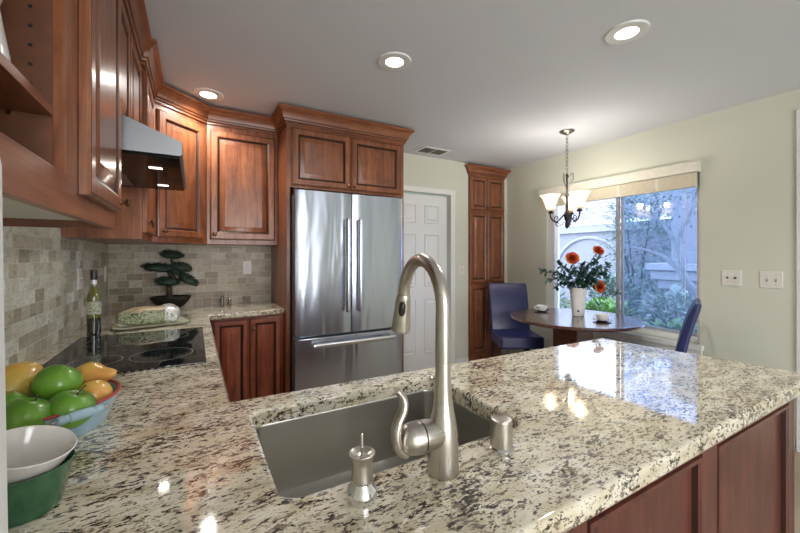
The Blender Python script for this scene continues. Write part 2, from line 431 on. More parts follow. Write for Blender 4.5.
        if parent is not None: o.parent = parent
        else: o.location = off
        return o
def root(name, loc, label=None, cat=None, group=None):
    o = bpy.data.objects.new(name, None); o.empty_display_size = 0.1; col.objects.link(o); o.location = loc
    return tag(o, label, cat, group)
def tag(o, label=None, cat=None, group=None, kind=None):
    if label: o['label'] = label
    if cat: o['category'] = cat
    if group: o['group'] = group
    if kind: o['kind'] = kind
    return o
def struct(o, label=None):
    o['kind'] = 'structure'
    if label: o['label'] = label
    return o
def frame(o, u, n):
    """local x -> u, local y -> outward normal n, local z up"""
    u = Vector(u).normalized(); n = Vector(n).normalized()
    return Matrix(((u.x, n.x, 0, o[0]), (u.y, n.y, 0, o[1]), (u.z, n.z, 1, o[2]), (0, 0, 0, 1)))
def copy_tree(o, parent=None):
    c = o.copy(); col.objects.link(c); c.parent = parent
    for ch in list(o.children): copy_tree(ch, c)
    return c
def bez(p, n=8):
    """Catmull-Rom through p"""
    p = [Vector(q) for q in p]; out = []
    for i in range(len(p) - 1):
        a, b, c, d = p[max(i - 1, 0)], p[i], p[i + 1], p[min(i + 2, len(p) - 1)]
        for k in range(n):
            t = k / n
            out.append(0.5 * ((2 * b) + (c - a) * t + (2 * a - 5 * b + 4 * c - d) * t * t + (3 * b - a - 3 * c + d) * t ** 3))
    out.append(p[-1]); return out
def rect(w, h, i, y):
    return [(i, y, i), (w - i, y, i), (w - i, y, h - i), (i, y, h - i)]

def knob(parent, M, x, z, y0=0.02, r=0.0155):
    mb = MB(); mb.M = M @ Matrix.Translation((x, y0, z)) @ Matrix.Rotation(R(-90), 4, 'X')
    mb.lathe([(0, -0.001), (0.009, -0.001), (0.009, 0.003), (0.0055, 0.008), (0.006, 0.013), (r * .8, 0.017), (r, 0.022), (r * .85, 0.027), (r * .4, 0.030), (0, 0.0305)], seg=18)
    return mb.build('knob', BRONZE, parent)
def panel_door(parent, M, w, h, wm, pm, fw=0.058, t=0.021, name='door', knob_at=None):
    mb = MB(); mb.M = M
    prof = [(0, 0.001), (0, t - 0.007), (0.007, t - 0.001), (0.010, t), (fw - 0.016, t), (fw - 0.010, t - 0.003), (fw, t - 0.011)]
    for (a, b) in zip(prof, prof[1:]):
        mb.mi = 1 if (a[0] == 0.007 or b[0] == fw) else 0
        mb.rings([rect(w, h, a[0], a[1]), rect(w, h, b[0], b[1])], False, False)
    mb.mi = 0
    mb.rings([rect(w, h, 0, 0.001), rect(w, h, fw, 0.001), rect(w, h, fw, t - 0.011)], False, False)
    bmesh.ops.remove_doubles(mb.bm, verts=mb.bm.verts[:], dist=0.0002)
    d = mb.build(name, [wm, GLZ], parent, ang=25)
    mb = MB(); mb.M = M
    mb.mi = 1; mb.rings([rect(w, h, fw - 0.001, 0.003), rect(w, h, fw - 0.001, t - 0.012), rect(w, h, fw + 0.006, t - 0.012)], True, False)
    mb.mi = 0; mb.rings([rect(w, h, fw + 0.006, t - 0.012), rect(w, h, fw + 0.034, t - 0.003), rect(w, h, fw + 0.038, t - 0.001)], False, False)
    mb.rings([rect(w, h, fw + 0.038, t - 0.001), rect(w, h, fw + 0.042, t - 0.001)], False, True)
    bmesh.ops.remove_doubles(mb.bm, verts=mb.bm.verts[:], dist=0.0002)
    mb.build('panel', [pm, GLZ], d, ang=25)
    if knob_at: knob(d, M, *knob_at, y0=t)
    return d
CROWN = [(0.0, 0.0), (0.012, 0.0), (0.012, 0.014), (0.020, 0.018), (0.024, 0.030), (0.030, 0.034), (0.036, 0.058), (0.050, 0.082), (0.066, 0.096), (0.070, 0.098), (0.070, 0.116), (0.0, 0.116)]
def crown(parent, path, z0, mat, prof=CROWN, name='crown_molding', glz=True):
    """path: plan points; outward is to the right of travel"""
    P = [Vector((p[0], p[1])) for p in path]; n = len(P); rows = []
    for i in range(n):
        ns = []
        for a, b in ((i - 1, i), (i, i + 1)):
            if a >= 0 and b < n:
                d = (P[b] - P[a]).normalized(); ns.append(Vector((d.y, -d.x)))
        if len(ns) == 2:
            m = (ns[0] + ns[1]); m = m / max(0.2, m.dot(ns[0]))
        else: m = ns[0]
        rows.append([(P[i].x + m.x * o, P[i].y + m.y * o, z0 + z) for o, z in prof])
    mb = MB()
    k = len(prof); t = bmesh.new(); vs = [[t.verts.new(p) for p in r] for r in rows]
    for a, b in zip(vs, vs[1:]):
        for i in range(k):
            j = (i + 1) % k
            f = t.faces.new((a[i], a[j], b[j], b[i]))
            if glz and i in (2, 4): f.material_index = 1
    t.faces.new(vs[0][::-1]); t.faces.new(vs[-1])
    mb.add(t)
    return mb.build(name, [mat, GLZ], parent, ang=30)

# ------------------------------------------------------------------ room shell
XR, YW, ZC = 4.10, 3.41, 2.44
YB = -3.6
struct(MB().box(-0.12, XR + .14, YB, YW + .6, -0.1, 0).build('floor', FLOORM, smooth=False))
struct(MB().box(-0.12, XR + .14, YB, YW + .6, ZC, ZC + 0.1).build('ceiling', CEILM, smooth=False))
struct(MB().box(-0.12, XR + .14, YB - .12, YB, 0, ZC).build('wall_front', WALLM, smooth=False))  # unseen wall, added to keep world light out behind the camera
struct(MB().box(-0.12, 0, YB, YW + .12, 0, ZC).build('wall_left', WALLM, smooth=False))
# back wall with a door opening
DX0, DX1, DH = 2.42, 3.185, 2.03
mb = MB(); mb.box(0, DX0, YW, YW + .12, 0, ZC); mb.box(DX0, DX1, YW, YW + .12, DH, ZC); mb.box(DX1, 3.45, YW, YW + .12, 0, ZC)
mb.box(4.035, XR, YW, YW + .12, 0, ZC); mb.box(3.45, 4.035, YW + .08, YW + .12, 0, ZC)
struct(mb.build('wall_back', WALLM, smooth=False))
struct(MB().box(DX0 - .3, DX1 + .3, YW + .4, YW + .5, 0, ZC).build('wall_hall', WALLM, smooth=False))
# right wall with the window opening
WY0, WY1, WZ0, WZ1 = 1.345, 2.80, 0.60, 2.02
mb = MB(); mb.box(XR, XR + .14, YB, WY0, 0, ZC); mb.box(XR, XR + .14, WY1, YW + .12, 0, ZC)
mb.box(XR, XR + .14, WY0, WY1, 0, WZ0); mb.box(XR, XR + .14, WY0, WY1, WZ1, ZC)
struct(mb.build('wall_right', WALLM, smooth=False))
struct(MB().rings([[(0.20, 0.42, 0.9155), (0.4035, 0.5, 0.9155), (0.4035, 0.42, 0.9155)][::1], [(0.20, 0.42, 1.30), (0.3985, 0.5, 1.30), (0.3985, 0.42, 1.30)], [(0.20, 0.42, 1.405), (0.3975, 0.5, 1.405), (0.3975, 0.42, 1.405)], [(0.20, 0.42, 1.428), (0.394, 0.499, 1.428), (0.394, 0.42, 1.428)]]).build('wall_return', WHITE, smooth=False), 'white painted wall edge beside the bowls')
struct(MB().box(XR - 0.018, XR, 0.70, 0.802, 0, 2.30, 0.004).build('trim_1', WHITE))
# baseboards
struct(MB().box(DX1 + .075, 3.445, YW - .014, YW, 0, 0.09, 0.004).build('baseboard_back', WHITE))
struct(MB().box(XR - .014, XR, 0.81, YW - .06, 0, 0.09, 0.004).build('baseboard_right', WHITE))

# backsplash tiles
bs = MB().box(0, 0.008, 0.45, YW, 0.915, 1.56).build('tile_backsplash', TILEY, smooth=False)
tag(bs, 'tumbled travertine tile backsplash behind the black cooktop', 'backsplash')
bs = MB().box(0.008, 1.16, YW - 0.008, YW, 0.915, 1.56).build('tile_backsplash', TILEX, smooth=False)
tag(bs, 'darker travertine tile backsplash behind the bonsai', 'backsplash')

# door
d = root('door_1', ((DX0 + DX1) / 2, YW + .04, 0)); struct(d, 'white six panel interior door')
def six_panel(parent, M, w, h):
    mb = MB(); mb.M = M
    mb.box(0, w, -0.035, 0, 0, h, 0.002)
    mb.build('leaf', DOORM, parent)
    cols = [(0.105, w / 2 - 0.055), (w / 2 + 0.055, w - 0.105)]
    rowsz = [(0.20, 0.82), (0.96, 1.56), (1.68, 1.89)]
    for a, b in cols:
        for z0, z1 in rowsz:
            m = MB(); m.M = M @ Matrix.Translation((a, 0, z0)); ww, hh = b - a, z1 - z0
            m.rings([rect(ww, hh, 0, 0.0005), rect(ww, hh, 0.005, 0.011), rect(ww, hh, 0.012, 0.011), rect(ww, hh, 0.018, 0.0012), rect(ww, hh, 0.030, 0.0015), rect(ww, hh, 0.050, 0.011)], True, True)
            m.build('panel', DOORM, parent, ang=20)
six_panel(d, frame((DX0 + .005, YW + .045, 0.008), (1, 0, 0), (0, -1, 0)), DX1 - DX0 - .032, 2.0)
mb = MB(); mb.M = frame((DX1 - .075, YW + .045, 0.95), (1, 0, 0), (0, -1, 0)) @ Matrix.Rotation(R(-90), 4, 'X')
mb.lathe([(0, 0), (0.03, 0), (0.03, 0.005), (0.012, 0.010), (0.012, 0.03), (0.026, 0.045), (0.026, 0.058), (0.012, 0.068), (0, 0.07)], seg=20)
mb.build('door_knob', PEWTER, d)
c = MB()
cp = [(0, 0), (0.062, 0), (0.062, 0.010), (0.05, 0.016), (0.012, 0.012), (0, 0.008)]
for (xa, s) in ((DX1, 1), (DX0, -1)):
    c.rings([[(xa + s * o, YW - y, z) for o, y in cp] for z in (0, DH + .001)])
c.rings([[(x, YW - y, DH + o) for o, y in cp] for x in (DX0 - .062, DX1 + .062)])
struct(c.build('trim_2', WHITE, ang=20), 'white door casing')

# window
wn = root('window_1', (XR + .08, (WY0 + WY1) / 2, WZ0)); struct(wn, 'sliding window with white frame')
FX0, FX1 = XR + .055, XR + .115
mb = MB()
mb.box(FX0, FX1, WY0 + .002, WY1 - .002, WZ0 + .002, WZ0 + .045, .003); mb.box(FX0, FX1, WY0 + .002, WY1 - .002, WZ1 - .045, WZ1 - .002, .003)
mb.box(FX0, FX1, WY0 + .002, WY0 + .04, WZ0 + .045, WZ1 - .045, .003); mb.box(FX0 - .03, FX1, WY1 - .085, WY1 - .002, WZ0 + .045, WZ1 - .045, .003)
mb.build('window_frame', WHITE, wn)
YM = 2.02
ALU = plain('grey_window_vinyl', (0.40, 0.43, 0.50), 0.4)
mb = MB(); mb.box(FX0 + .005, FX1 - .028, YM - .004, YM + .026, WZ0 + .045, WZ1 - .045, .003); mb.build('mullion', ALU, wn)
mb = MB(); mb.box(FX1 - .026, FX1 - .004, YM - .028, YM - .006, WZ0 + .045, WZ1 - .045, .002); mb.box(FX1 - .026, FX1 - .004, WY0 + .04, YM - .045, WZ0 + .045, WZ0 + .072, .002)
mb.build('sash', ALU, wn)
mb = MB(); mb.box(FX0 + .025, FX0 + .029, YM + .026, WY1 - .083, WZ0 + .044, WZ1 - .044); mb.build('glass_pane', PANE, wn, smooth=False)
mb = MB(); mb.box(FX1 - .017, FX1 - .013, WY0 + .039, YM - .016, WZ0 + .06, WZ1 - .044); mb.build('glass_pane', PANE, wn, smooth=False)
mb = MB(); mb.box(FX1 + .004, FX1 + .006, WY0 + .03, YM, WZ0 + .03, WZ1 - .03); mb.build('insect_screen', SCREEN, wn, smooth=False)
mb = MB(); mb.box(XR - .045, FX0 - .001, WY0 - .03, WY1 + .03, WZ0 - .042, WZ0 - .001, .005); mb.box(XR - .02, XR - .0005, WY0 - .02, WY1 + .02, WZ0 - .085, WZ0 - .042, .004)
mb.build('window_sill', WHITE, wn)

# ------------------------------------------------------------------ outside
GRASS = plain('garden_soil', (0.12, 0.14, 0.07), 0.9, var=0.4, vscale=3)
STUC = plain('lavender_grey_stucco', (0.33, 0.33, 0.36), 0.85, var=0.05, vscale=4)
STUC2 = plain('pale_stucco_trim', (0.44, 0.44, 0.47), 0.8)
ROOFM = plain('clay_roof_tile', (0.30, 0.275, 0.28), 0.8, var=0.12, vscale=6)
struct(MB().box(XR + .15, 22, -6, 16, -0.25, -0.15).build('ground', GRASS, smooth=False))
h = root('neighbour_house', (12.5, 8.5, -0.15), 'pale lavender stucco house with wavy clay roof tiles outside the window', 'house')
MB().box(11.4, 11.7, 3.0, 14.5, -.15, 2.05).build('wall', STUC, h, smooth=False)
MB().box(11.25, 11.7, 2.9, 14.5, 2.05, 2.28, .02).build('eave', STUC2, h)
mb = MB()
rows_ = []
ny = 230
for k in range(9):
    x = 11.1 + k * 0.42; z = 2.30 + k * 0.20
    for e in (0, 1):
        rows_.append([(x + (0.42 if e else 0), 2.8 + i * 12 / ny, z + (0.17 if e else 0.0) + 0.085 * abs(math.sin(i * PI * 12 / ny / 0.36)) * (1.0)) for i in range(ny + 1)])
mb.quadstrip(rows_); mb.build('roof', ROOFM, h, ang=60)
mb = MB(); arc = [(11.36, 7.0 + 1.2 * math.cos(a), 0.7 + 1.2 * math.sin(a)) for a in [R(x) for x in range(0, 181, 9)]]
mb.tube(arc, 0.05, 8); mb.build('arch_molding', STUC2, h)
# pillar with a moulded cap at the right pane
p = root('porch_pillar', (8.6, 2.75, -.15), 'square pale stucco porch pillar with stepped cap outside the window', 'pillar')
MB().box(8.35, 8.95, 2.85, 3.5, -.15, 0.70).build('shaft', STUC, p, smooth=False)
mb = MB(); mb.box(8.25, 9.05, 2.75, 3.58, .70, .86, .02); mb.box(8.17, 9.13, 2.65, 3.68, .865, 1.04, .03); mb.box(8.1, 9.2, 2.6, 3.73, 1.045, 1.18, .02); mb.build('pillar_cap', STUC2, p)
MB().box(8.4, 8.9, 2.9, 3.42, 1.185, 3.2).build('pillar_neck', STUC, p, smooth=False)
random.seed(4)
FOL = [plain('garden_foliage_blue', (0.16, 0.25, 0.20), 0.6, var=0.5, vscale=3), plain('garden_foliage_green', (0.13, 0.26, 0.07), 0.6, var=0.5, vscale=3), plain('garden_foliage_pale', (0.30, 0.38, 0.32), 0.6, var=0.4, vscale=3)]
def shrub(c, r, hgt, n, mat, label, ls=0.12, name='garden_shrub', group='shrubs in the garden'):
    t = root(name, (c[0], c[1], -.15), label, 'shrub', group)
    mb = MB()
    for k in range(4):
        a = random.uniform(0, 6.28); mb.tube([(c[0], c[1], -.15), (c[0] + .3 * r * math.cos(a), c[1] + .3 * r * math.sin(a), -.15 + hgt * .4), (c[0] + .6 * r * math.cos(a), c[1] + .6 * r * math.sin(a), -.15 + hgt * .75)], [.03, .02, .008], 6)
    mb.build('stem', BARK, t)
    mb = MB()
    for k in range(n):
        v = Vector((random.gauss(0, 1), random.gauss(0, 1), random.gauss(0, 1))).normalized() * random.uniform(.55, 1.0)
        pz = -.15 + hgt * .5 + v.z * hgt * .52
        pt = (c[0] + v.x * r, c[1] + v.y * r, max(-.12, pz))
        dd = v + Vector((random.uniform(-.7, .7), random.uniform(-.7, .7), random.uniform(-.3, .8)))
        mb.leaf(pt, dd, (0, 0, 1), ls * random.uniform(.7, 1.3), ls * .5, .3)
    mb.build('foliage', mat, t, normals=False)
for c_, r_, h_, n_, m_, l_ in [((6.9, 5.25), .6, .92, 900, 0, 'bluish rounded shrub outside the left window pane'),
                     ((8.4, 6.7), .7, .95, 900, 2, 'pale shrub against the lavender house wall'),
                     ((6.5, 3.55), .45, .70, 800, 1, 'low green shrub behind the window mullion'),
                     ((5.6, 2.15), .40, .62, 900, 1, 'bright green shrub low in the right window pane'),
                     ((8.3, 4.45), .5, 1.0, 900, 0, 'bluish shrub left of the porch pillar'),
                     ((7.4, 2.9), .5, .90, 800, 2, 'pale shrub growing before the porch pillar'),
                     ((10.3, 5.0), .8, 3.3, 1600, 0, 'tall dark shrub left of the porch pillar')]:
    shrub(c_, r_, h_, n_, FOL[m_], l_)
t = root('garden_tree', (6.2, 1.9, -.15), 'slender leaning tree with bare forked branches outside the window', 'tree')
TBARK = plain('grey_tree_bark', (0.30, 0.31, 0.33), 0.85, var=0.25, vscale=12)
mb = MB(); pts = bez([(6.2, 1.9, -.15), (6.2, 1.97, .35), (6.2, 2.15, .78), (6.2, 2.30, 1.0), (6.2, 2.36, 1.26), (6.2, 2.40, 1.45)], 6)
mb.tube(pts, [.07 - .0011 * i for i in range(len(pts))], 10); mb.build('trunk', TBARK, t)
for br in [[(6.2, 2.39, 1.43), (6.2, 2.47, 1.62), (6.15, 2.60, 1.82), (6.1, 2.75, 2.15)], [(6.2, 2.39, 1.43), (6.25, 2.36, 1.65), (6.3, 2.26, 1.95), (6.4, 2.2, 2.5)], [(6.2, 2.31, 1.05), (6.2, 2.55, 1.30), (6.2, 2.85, 1.42), (6.2, 3.1, 1.46)], [(6.2, 1.99, .4), (6.15, 1.85, .8), (6.1, 1.82, 1.3), (6.1, 1.86, 2.3)], [(6.15, 2.60, 1.82), (6.2, 2.9, 1.95), (6.2, 3.2, 2.2)]]:
    pts = bez(br, 6); mb = MB(); mb.tube(pts, [.036 - .0016 * i for i in range(len(pts))], 8); mb.build('branch', TBARK, t)
mb = MB()
for k in range(1300):
    c_ = random.choice([(6.2, 2.75, 2.15), (6.4, 2.1, 2.4), (6.3, 2.9, 2.3), (6.2, 2.4, 2.3), (6.1, 1.9, 2.2)])
    q = Vector(c_) + Vector((random.gauss(0, .3), random.gauss(0, .26), random.gauss(0, .24)))
    if q.y > 3.1: continue
    mb.leaf(q, (random.uniform(-1, 1), random.uniform(-1, 1), random.uniform(-1, .4)), (0, 0, 1), .06, .024, .3)
mb.build('leaves', FOL[2], t, normals=False, wn_=False)
for k, (x, y, l_) in enumerate([(5.0, 2.9, 'arching green fern outside under the window, left of the mullion'), (4.9, 1.45, 'arching green fern outside under the right pane')]):
    f = root('garden_fern', (x, y, -.15), l_, 'plant', 'ferns under the window')
    mb = MB()
    for j in range(46):
        a = random.uniform(0, 6.28); rr = random.uniform(.2, .42); hh = random.uniform(.45, .75)
        pts = bez([(x, y, -.14), (x + rr * .4 * math.cos(a), y + rr * .4 * math.sin(a), -.15 + hh * .8), (x + rr * math.cos(a), y + rr * math.sin(a), -.15 + hh * .85)], 5)
        for q0, q1 in zip(pts, pts[1:]):
            mb.leaf(q0, (q1 - q0) + Vector((random.uniform(-.1, .1), random.uniform(-.1, .1), 0)), (0, 0, 1), .11, .04, .1)
    mb.build('fronds', FOL[1], f, normals=False)

# ------------------------------------------------------------------ countertop with sink cutout
def rrect(x0, x1, y0, y1, r, n=5):
    out = []
    for cx, cy, a0 in ((x1 - r, y1 - r, 0), (x0 + r, y1 - r, 90), (x0 + r, y0 + r, 180), (x1 - r, y0 + r, 270)):
        for k in range(n + 1):
            a = R(a0 + 90 * k / n); out.append((cx + r * math.cos(a), cy + r * math.sin(a)))
    return out
ZK, TK = 0.915, 0.042
SX0, SX1, SY0, SY1 = 0.688, 1.252, 0.612, 1.004
outer = [(0.009, 0.366), (2.365, 0.368), (2.382, 0.385), (2.300, 1.058), (0.649, 1.103), (0.649, 2.800), (1.162, 2.845), (1.162, YW - .009), (0.009, YW - .009)]
inner = rrect(SX0, SX1, SY0, SY1, 0.035)
t = bmesh.new()
def loop(pts, z):
    vs = [t.verts.new((x, y, z)) for x, y in pts]
    return [t.edges.new((vs[i], vs[(i + 1) % len(vs)])) for i in range(len(vs))]
es = loop(outer, ZK) + loop(inner, ZK)
bmesh.ops.triangle_fill(t, use_beauty=True, use_dissolve=False, edges=es)
ex = bmesh.ops.extrude_face_region(t, geom=t.faces[:])
for v in [g for g in ex['geom'] if isinstance(g, bmesh.types.BMVert)]: v.co.z -= TK
bmesh.ops.recalc_face_normals(t, faces=t.faces[:])
be = []
for e in t.edges:
    if len(e.link_faces) == 2:
        z = [v.co.z for v in e.verts]; n1, n2 = e.link_faces[0].normal, e.link_faces[1].normal
        if abs(z[0] - z[1]) < 1e-6 and n1.angle(n2) > 1.0:
            mid = (e.verts[0].co + e.verts[1].co) / 2
            if mid.x < 0.02 or (mid.y > YW - .02): continue
            hole = SX0 - .01 < mid.x < SX1 + .01 and SY0 - .01 < mid.y < SY1 + .01
            if hole and z[0] < ZK - .01: continue
            be.append(e)
bmesh.ops.bevel(t, geom=be, offset=0.011, segments=4, affect='EDGES', profile=0.5, clamp_overlap=True)
mb = MB(); mb.add(t)
ct = mb.build('countertop', GRAN, ang=50)
tag(ct, 'polished cream and brown granite countertop running around the kitchen and peninsula', 'countertop')

# sink
s = root('kitchen_sink', ((SX0 + SX1) / 2, (SY0 + SY1) / 2, 0.66), 'undermount stainless steel sink basin set in the granite', 'sink')
mb = MB()
def rr3(i, z, r): return [(x, y, z) for x, y in rrect(SX0 - .004 + i, SX1 + .004 - i, SY0 - .004 + i, SY1 + .004 - i, r)]
zt = ZK - TK - .001
mb.rings([rr3(-.025, zt, .05), rr3(0, zt, .038), rr3(.003, zt - .006, .036), rr3(.008, .72, .036), rr3(.016, .69, .04), rr3(.045, .676, .05), rr3(.17, .672, .02),
          rr3(.17, .668, .02), rr3(.04, .672, .05), rr3(.010, .688, .045), rr3(.004, .72, .04), rr3(-.003, zt - .008, .04), rr3(-.025, zt - .004, .05), rr3(-.025, zt, .05)], False, False)
mb.rings([rr3(.17, .672, .02), rr3(.17, .668, .02)], True, True)
mb.build('basin', STEELD, s)
mb = MB(); mb.lathe([(0, .001), (.03, .001), (.036, .004), (.044, .004), (.046, 0.0)], ((SX0 + SX1) / 2, (SY0 + SY1) / 2, .673), 28); mb.build('drain', CHROME, s)

# ------------------------------------------------------------------ faucet
FX, FY = 0.964, 0.547
f = root('kitchen_faucet', (FX, FY, ZK), 'brushed nickel gooseneck faucet with pull-down spray head behind the sink', 'faucet')
mb = MB(); mb.lathe([(0, 0.0005), (.029, 0.0005), (.030, .006), (.0295, .012), (.0282, .056), (.0268, .080), (.0230, .100), (.0190, .120), (.0163, .142), (.0149, .168), (.0145, .2005), (.0138, .2015), (.0138, .203), (.0145, .204), (.0143, .275), (0, .275)], (FX, FY, ZK), 36)
mb.build('body', NICKEL, f)
RA = 0.092; ztop = 1.322 - .014 - RA
DXs = .022 / (2 * RA)
pts = [(FX, FY, ZK + .27), (FX, FY, ZK + .29)]
for k in range(0, 25):
    a = R(k * 172 / 24)
    o = RA * (1 - math.cos(a)); pts.append((FX + o * DXs, FY + o, ztop + RA * math.sin(a)))
last = Vector(pts[-1]); dr = (Vector(pts[-1]) - Vector(pts[-2])).normalized()
mb = MB(); mb.tube(pts, [.0142] * 2 + [.0138] * 25, 20); mb.build('spout', NICKEL, f)
mb = MB()
q = [last + dr * d_ for d_ in (0.0005, .004, .010, .06, .088, .092)]
mb.tube(q, [.0138, .0160, .0168, .0205, .0232, .0215], 24); sh = mb.build('spray_head', NICKEL, f)
mb = MB(); bc = last + dr * .018; bdir = Vector((-.55, -.83, 0)).normalized()
bpts = [bc + dr * (k * .034 / 6) + bdir * (.0172 + k * .0005) for k in range(7)]
mb.tube(bpts, [.004, .0072, .008, .008, .008, .0072, .004], 12); mb.build('spray_button', CAPS, sh)
# handle: side housing towards -x
HZ = ZK + .075
hd = Vector((-1, 0.05, 0.03)).normalized()
mb = MB(); b0 = Vector((FX - .012, FY, HZ))
mb.tube([b0, b0 + hd * .022, b0 + hd * .0355, b0 + hd * .036], [.024, .0272, .0272, .0255], 28); mb.build('handle_collar', NICKELX, f)
mb = MB(); c0 = b0 + hd * .0375
dom = [(0, .0265), (.001, .028), (.013, .028), (.024, .026), (.032, .0215), (.037, .0145), (.039, .006), (.0395, .001)]
mb.tube([c0 + hd * a_ for a_, r_ in dom], [r_ for a_, r_ in dom], 28); hh = mb.build('handle_dome', NICKELX, f)
mb = MB(); e0 = c0 + hd * .034
lv = bez([e0 + Vector((.004, -.004, -.026)), e0 + Vector((-.009, -.002, -.014)), e0 + Vector((-.015, 0.0, .008)), e0 + Vector((-.010, .002, .032)), e0 + Vector((.002, .004, .052)), e0 + Vector((.002, .006, .072)), e0 + Vector((-.010, .006, .088))], 6)
nl = len(lv); mb.tube(lv, [.0050 + .0078 * math.sin(PI * min(1, .12 + .8 * i / (nl - 1))) ** .8 for i in range(nl)], 14, flat=0.72); mb.build('lever', NICKELX, f)

# soap dispenser
s = root('soap_dispenser', (.801, .549, ZK), 'brushed metal soap dispenser with thin upright pump rod beside the sink', 'soap dispenser')
mb = MB(); mb.lathe([(0, .0005), (.022, .0005), (.0225, .004), (.025, .010), (.026, .015), (.023, .022), (.017, .029), (.0165, .033), (0, .033)], (.801, .549, ZK), 32); mb.build('base', CHROME, s)
mb = MB(); mb.lathe([(0, .032), (.0175, .032), (.0185, .036), (.0172, .040), (.0168, .060), (.017, .066), (.020, .073), (.0215, .076), (.0215, .078), (.0195, .0785), (.012, .074), (0, .073)], (.801, .549, ZK), 32); mb.build('body', NICKEL, s)
mb = MB(); mb.lathe([(0, .073), (.0022, .073), (.0022, .108), (.0015, .110), (0, .110)], (.801, .549, ZK), 12); mb.build('pump_rod', CHROME, s)
# air gap cap
s = root('air_gap_cap', (1.112, .547, ZK), 'short brushed metal dishwasher air gap cap right of the faucet', 'air gap')
mb = MB(); mb.lathe([(0, .0005), (.0255, .0005), (.0265, .003), (.026, .009), (.0225, .012), (0, .012)], (1.112, .547, ZK), 32); mb.build('flange', CHROME, s)
mb = MB(); mb.lathe([(0, .011), (.0225, .011), (.0228, .014), (.0220, .062), (.0205, .066), (.0175, .0675), (0, .068)], (1.112, .547, ZK), 32); mb.build('cap', NICKEL, s)

# ------------------------------------------------------------------ base cabinets
ZB = ZK - TK - .001
# peninsula: hollow carcass
PX1, PY0, PY1 = 2.395, 0.415, 1.046
p = root('peninsula_cabinet', (1.4, .7, 0), 'shade-darkened cherry peninsula base cabinet with recessed panels under the granite bar', 'cabinet')
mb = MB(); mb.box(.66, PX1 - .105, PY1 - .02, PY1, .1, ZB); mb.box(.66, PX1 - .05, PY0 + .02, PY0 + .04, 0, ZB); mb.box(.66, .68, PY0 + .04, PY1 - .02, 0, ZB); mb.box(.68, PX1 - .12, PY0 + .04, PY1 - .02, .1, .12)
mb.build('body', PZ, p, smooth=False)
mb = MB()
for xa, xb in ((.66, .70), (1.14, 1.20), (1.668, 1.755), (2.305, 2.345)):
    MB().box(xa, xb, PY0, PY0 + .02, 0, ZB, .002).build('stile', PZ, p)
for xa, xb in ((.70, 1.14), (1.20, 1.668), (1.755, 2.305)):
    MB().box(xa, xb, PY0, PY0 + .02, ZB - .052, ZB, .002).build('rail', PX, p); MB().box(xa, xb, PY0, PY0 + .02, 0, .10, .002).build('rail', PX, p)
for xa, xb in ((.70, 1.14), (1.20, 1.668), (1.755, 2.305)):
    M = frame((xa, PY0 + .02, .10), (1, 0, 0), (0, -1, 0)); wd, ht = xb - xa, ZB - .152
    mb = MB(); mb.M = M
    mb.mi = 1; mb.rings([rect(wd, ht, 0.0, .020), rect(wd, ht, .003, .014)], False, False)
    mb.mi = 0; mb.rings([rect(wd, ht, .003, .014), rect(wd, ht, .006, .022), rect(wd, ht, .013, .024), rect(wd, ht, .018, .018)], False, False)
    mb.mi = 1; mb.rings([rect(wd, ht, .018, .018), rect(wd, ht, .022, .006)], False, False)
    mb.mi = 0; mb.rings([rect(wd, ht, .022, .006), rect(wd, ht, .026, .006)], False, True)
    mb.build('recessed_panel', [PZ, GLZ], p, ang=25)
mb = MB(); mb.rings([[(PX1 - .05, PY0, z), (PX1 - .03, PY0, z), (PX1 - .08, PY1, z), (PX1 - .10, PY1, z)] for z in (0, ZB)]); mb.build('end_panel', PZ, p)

# back run: two narrow doors left of the fridge
BYF = 2.87
p = root('base_cabinet', (.9, 3.1, 0), 'dark cherry base cabinet with two narrow doors left of the fridge', 'cabinet')
mb = MB(); mb.box(.672, 1.16, BYF, YW - .01, .1, ZB); mb.box(.672, 1.16, BYF + .06, YW - .01, 0, .1); mb.build('body', BZ, p, smooth=False)
M0 = frame((0, BYF, 0), (1, 0, 0), (0, -1, 0))
panel_door(p, M0 @ Matrix.Translation((.677, 0, .13)), .232, ZB - .145, BZ, BZ, fw=.05)
panel_door(p, M0 @ Matrix.Translation((.915, 0, .13)), .225, ZB - .145, BZ, BZ, fw=.05, knob_at=(.028, ZB - .145 - .075))
# left run under the cooktop
p = root('base_cabinet', (.3, 1.9, 0), 'cherry base cabinet run hidden under the cooktop counter', 'cabinet')
mb = MB(); mb.box(.012, .615, 1.01, 2.84, .1, ZB); mb.box(.012, .56, 1.01, 2.84, 0, .1); mb.build('body', BZ, p, smooth=False)
M0 = frame((.615, 0, 0), (0, -1, 0), (1, 0, 0))
for k in range(4):
    panel_door(p, frame((.615, 2.80 - k * .44, .13), (0, -1, 0), (1, 0, 0)), .42, ZB - .145, BZ, BZ, knob_at=(.03, .6))

# ------------------------------------------------------------------ upper cabinets
ZU = 1.405; ZT = 2.318; CR0 = 2.308
def build_crowns(): pass
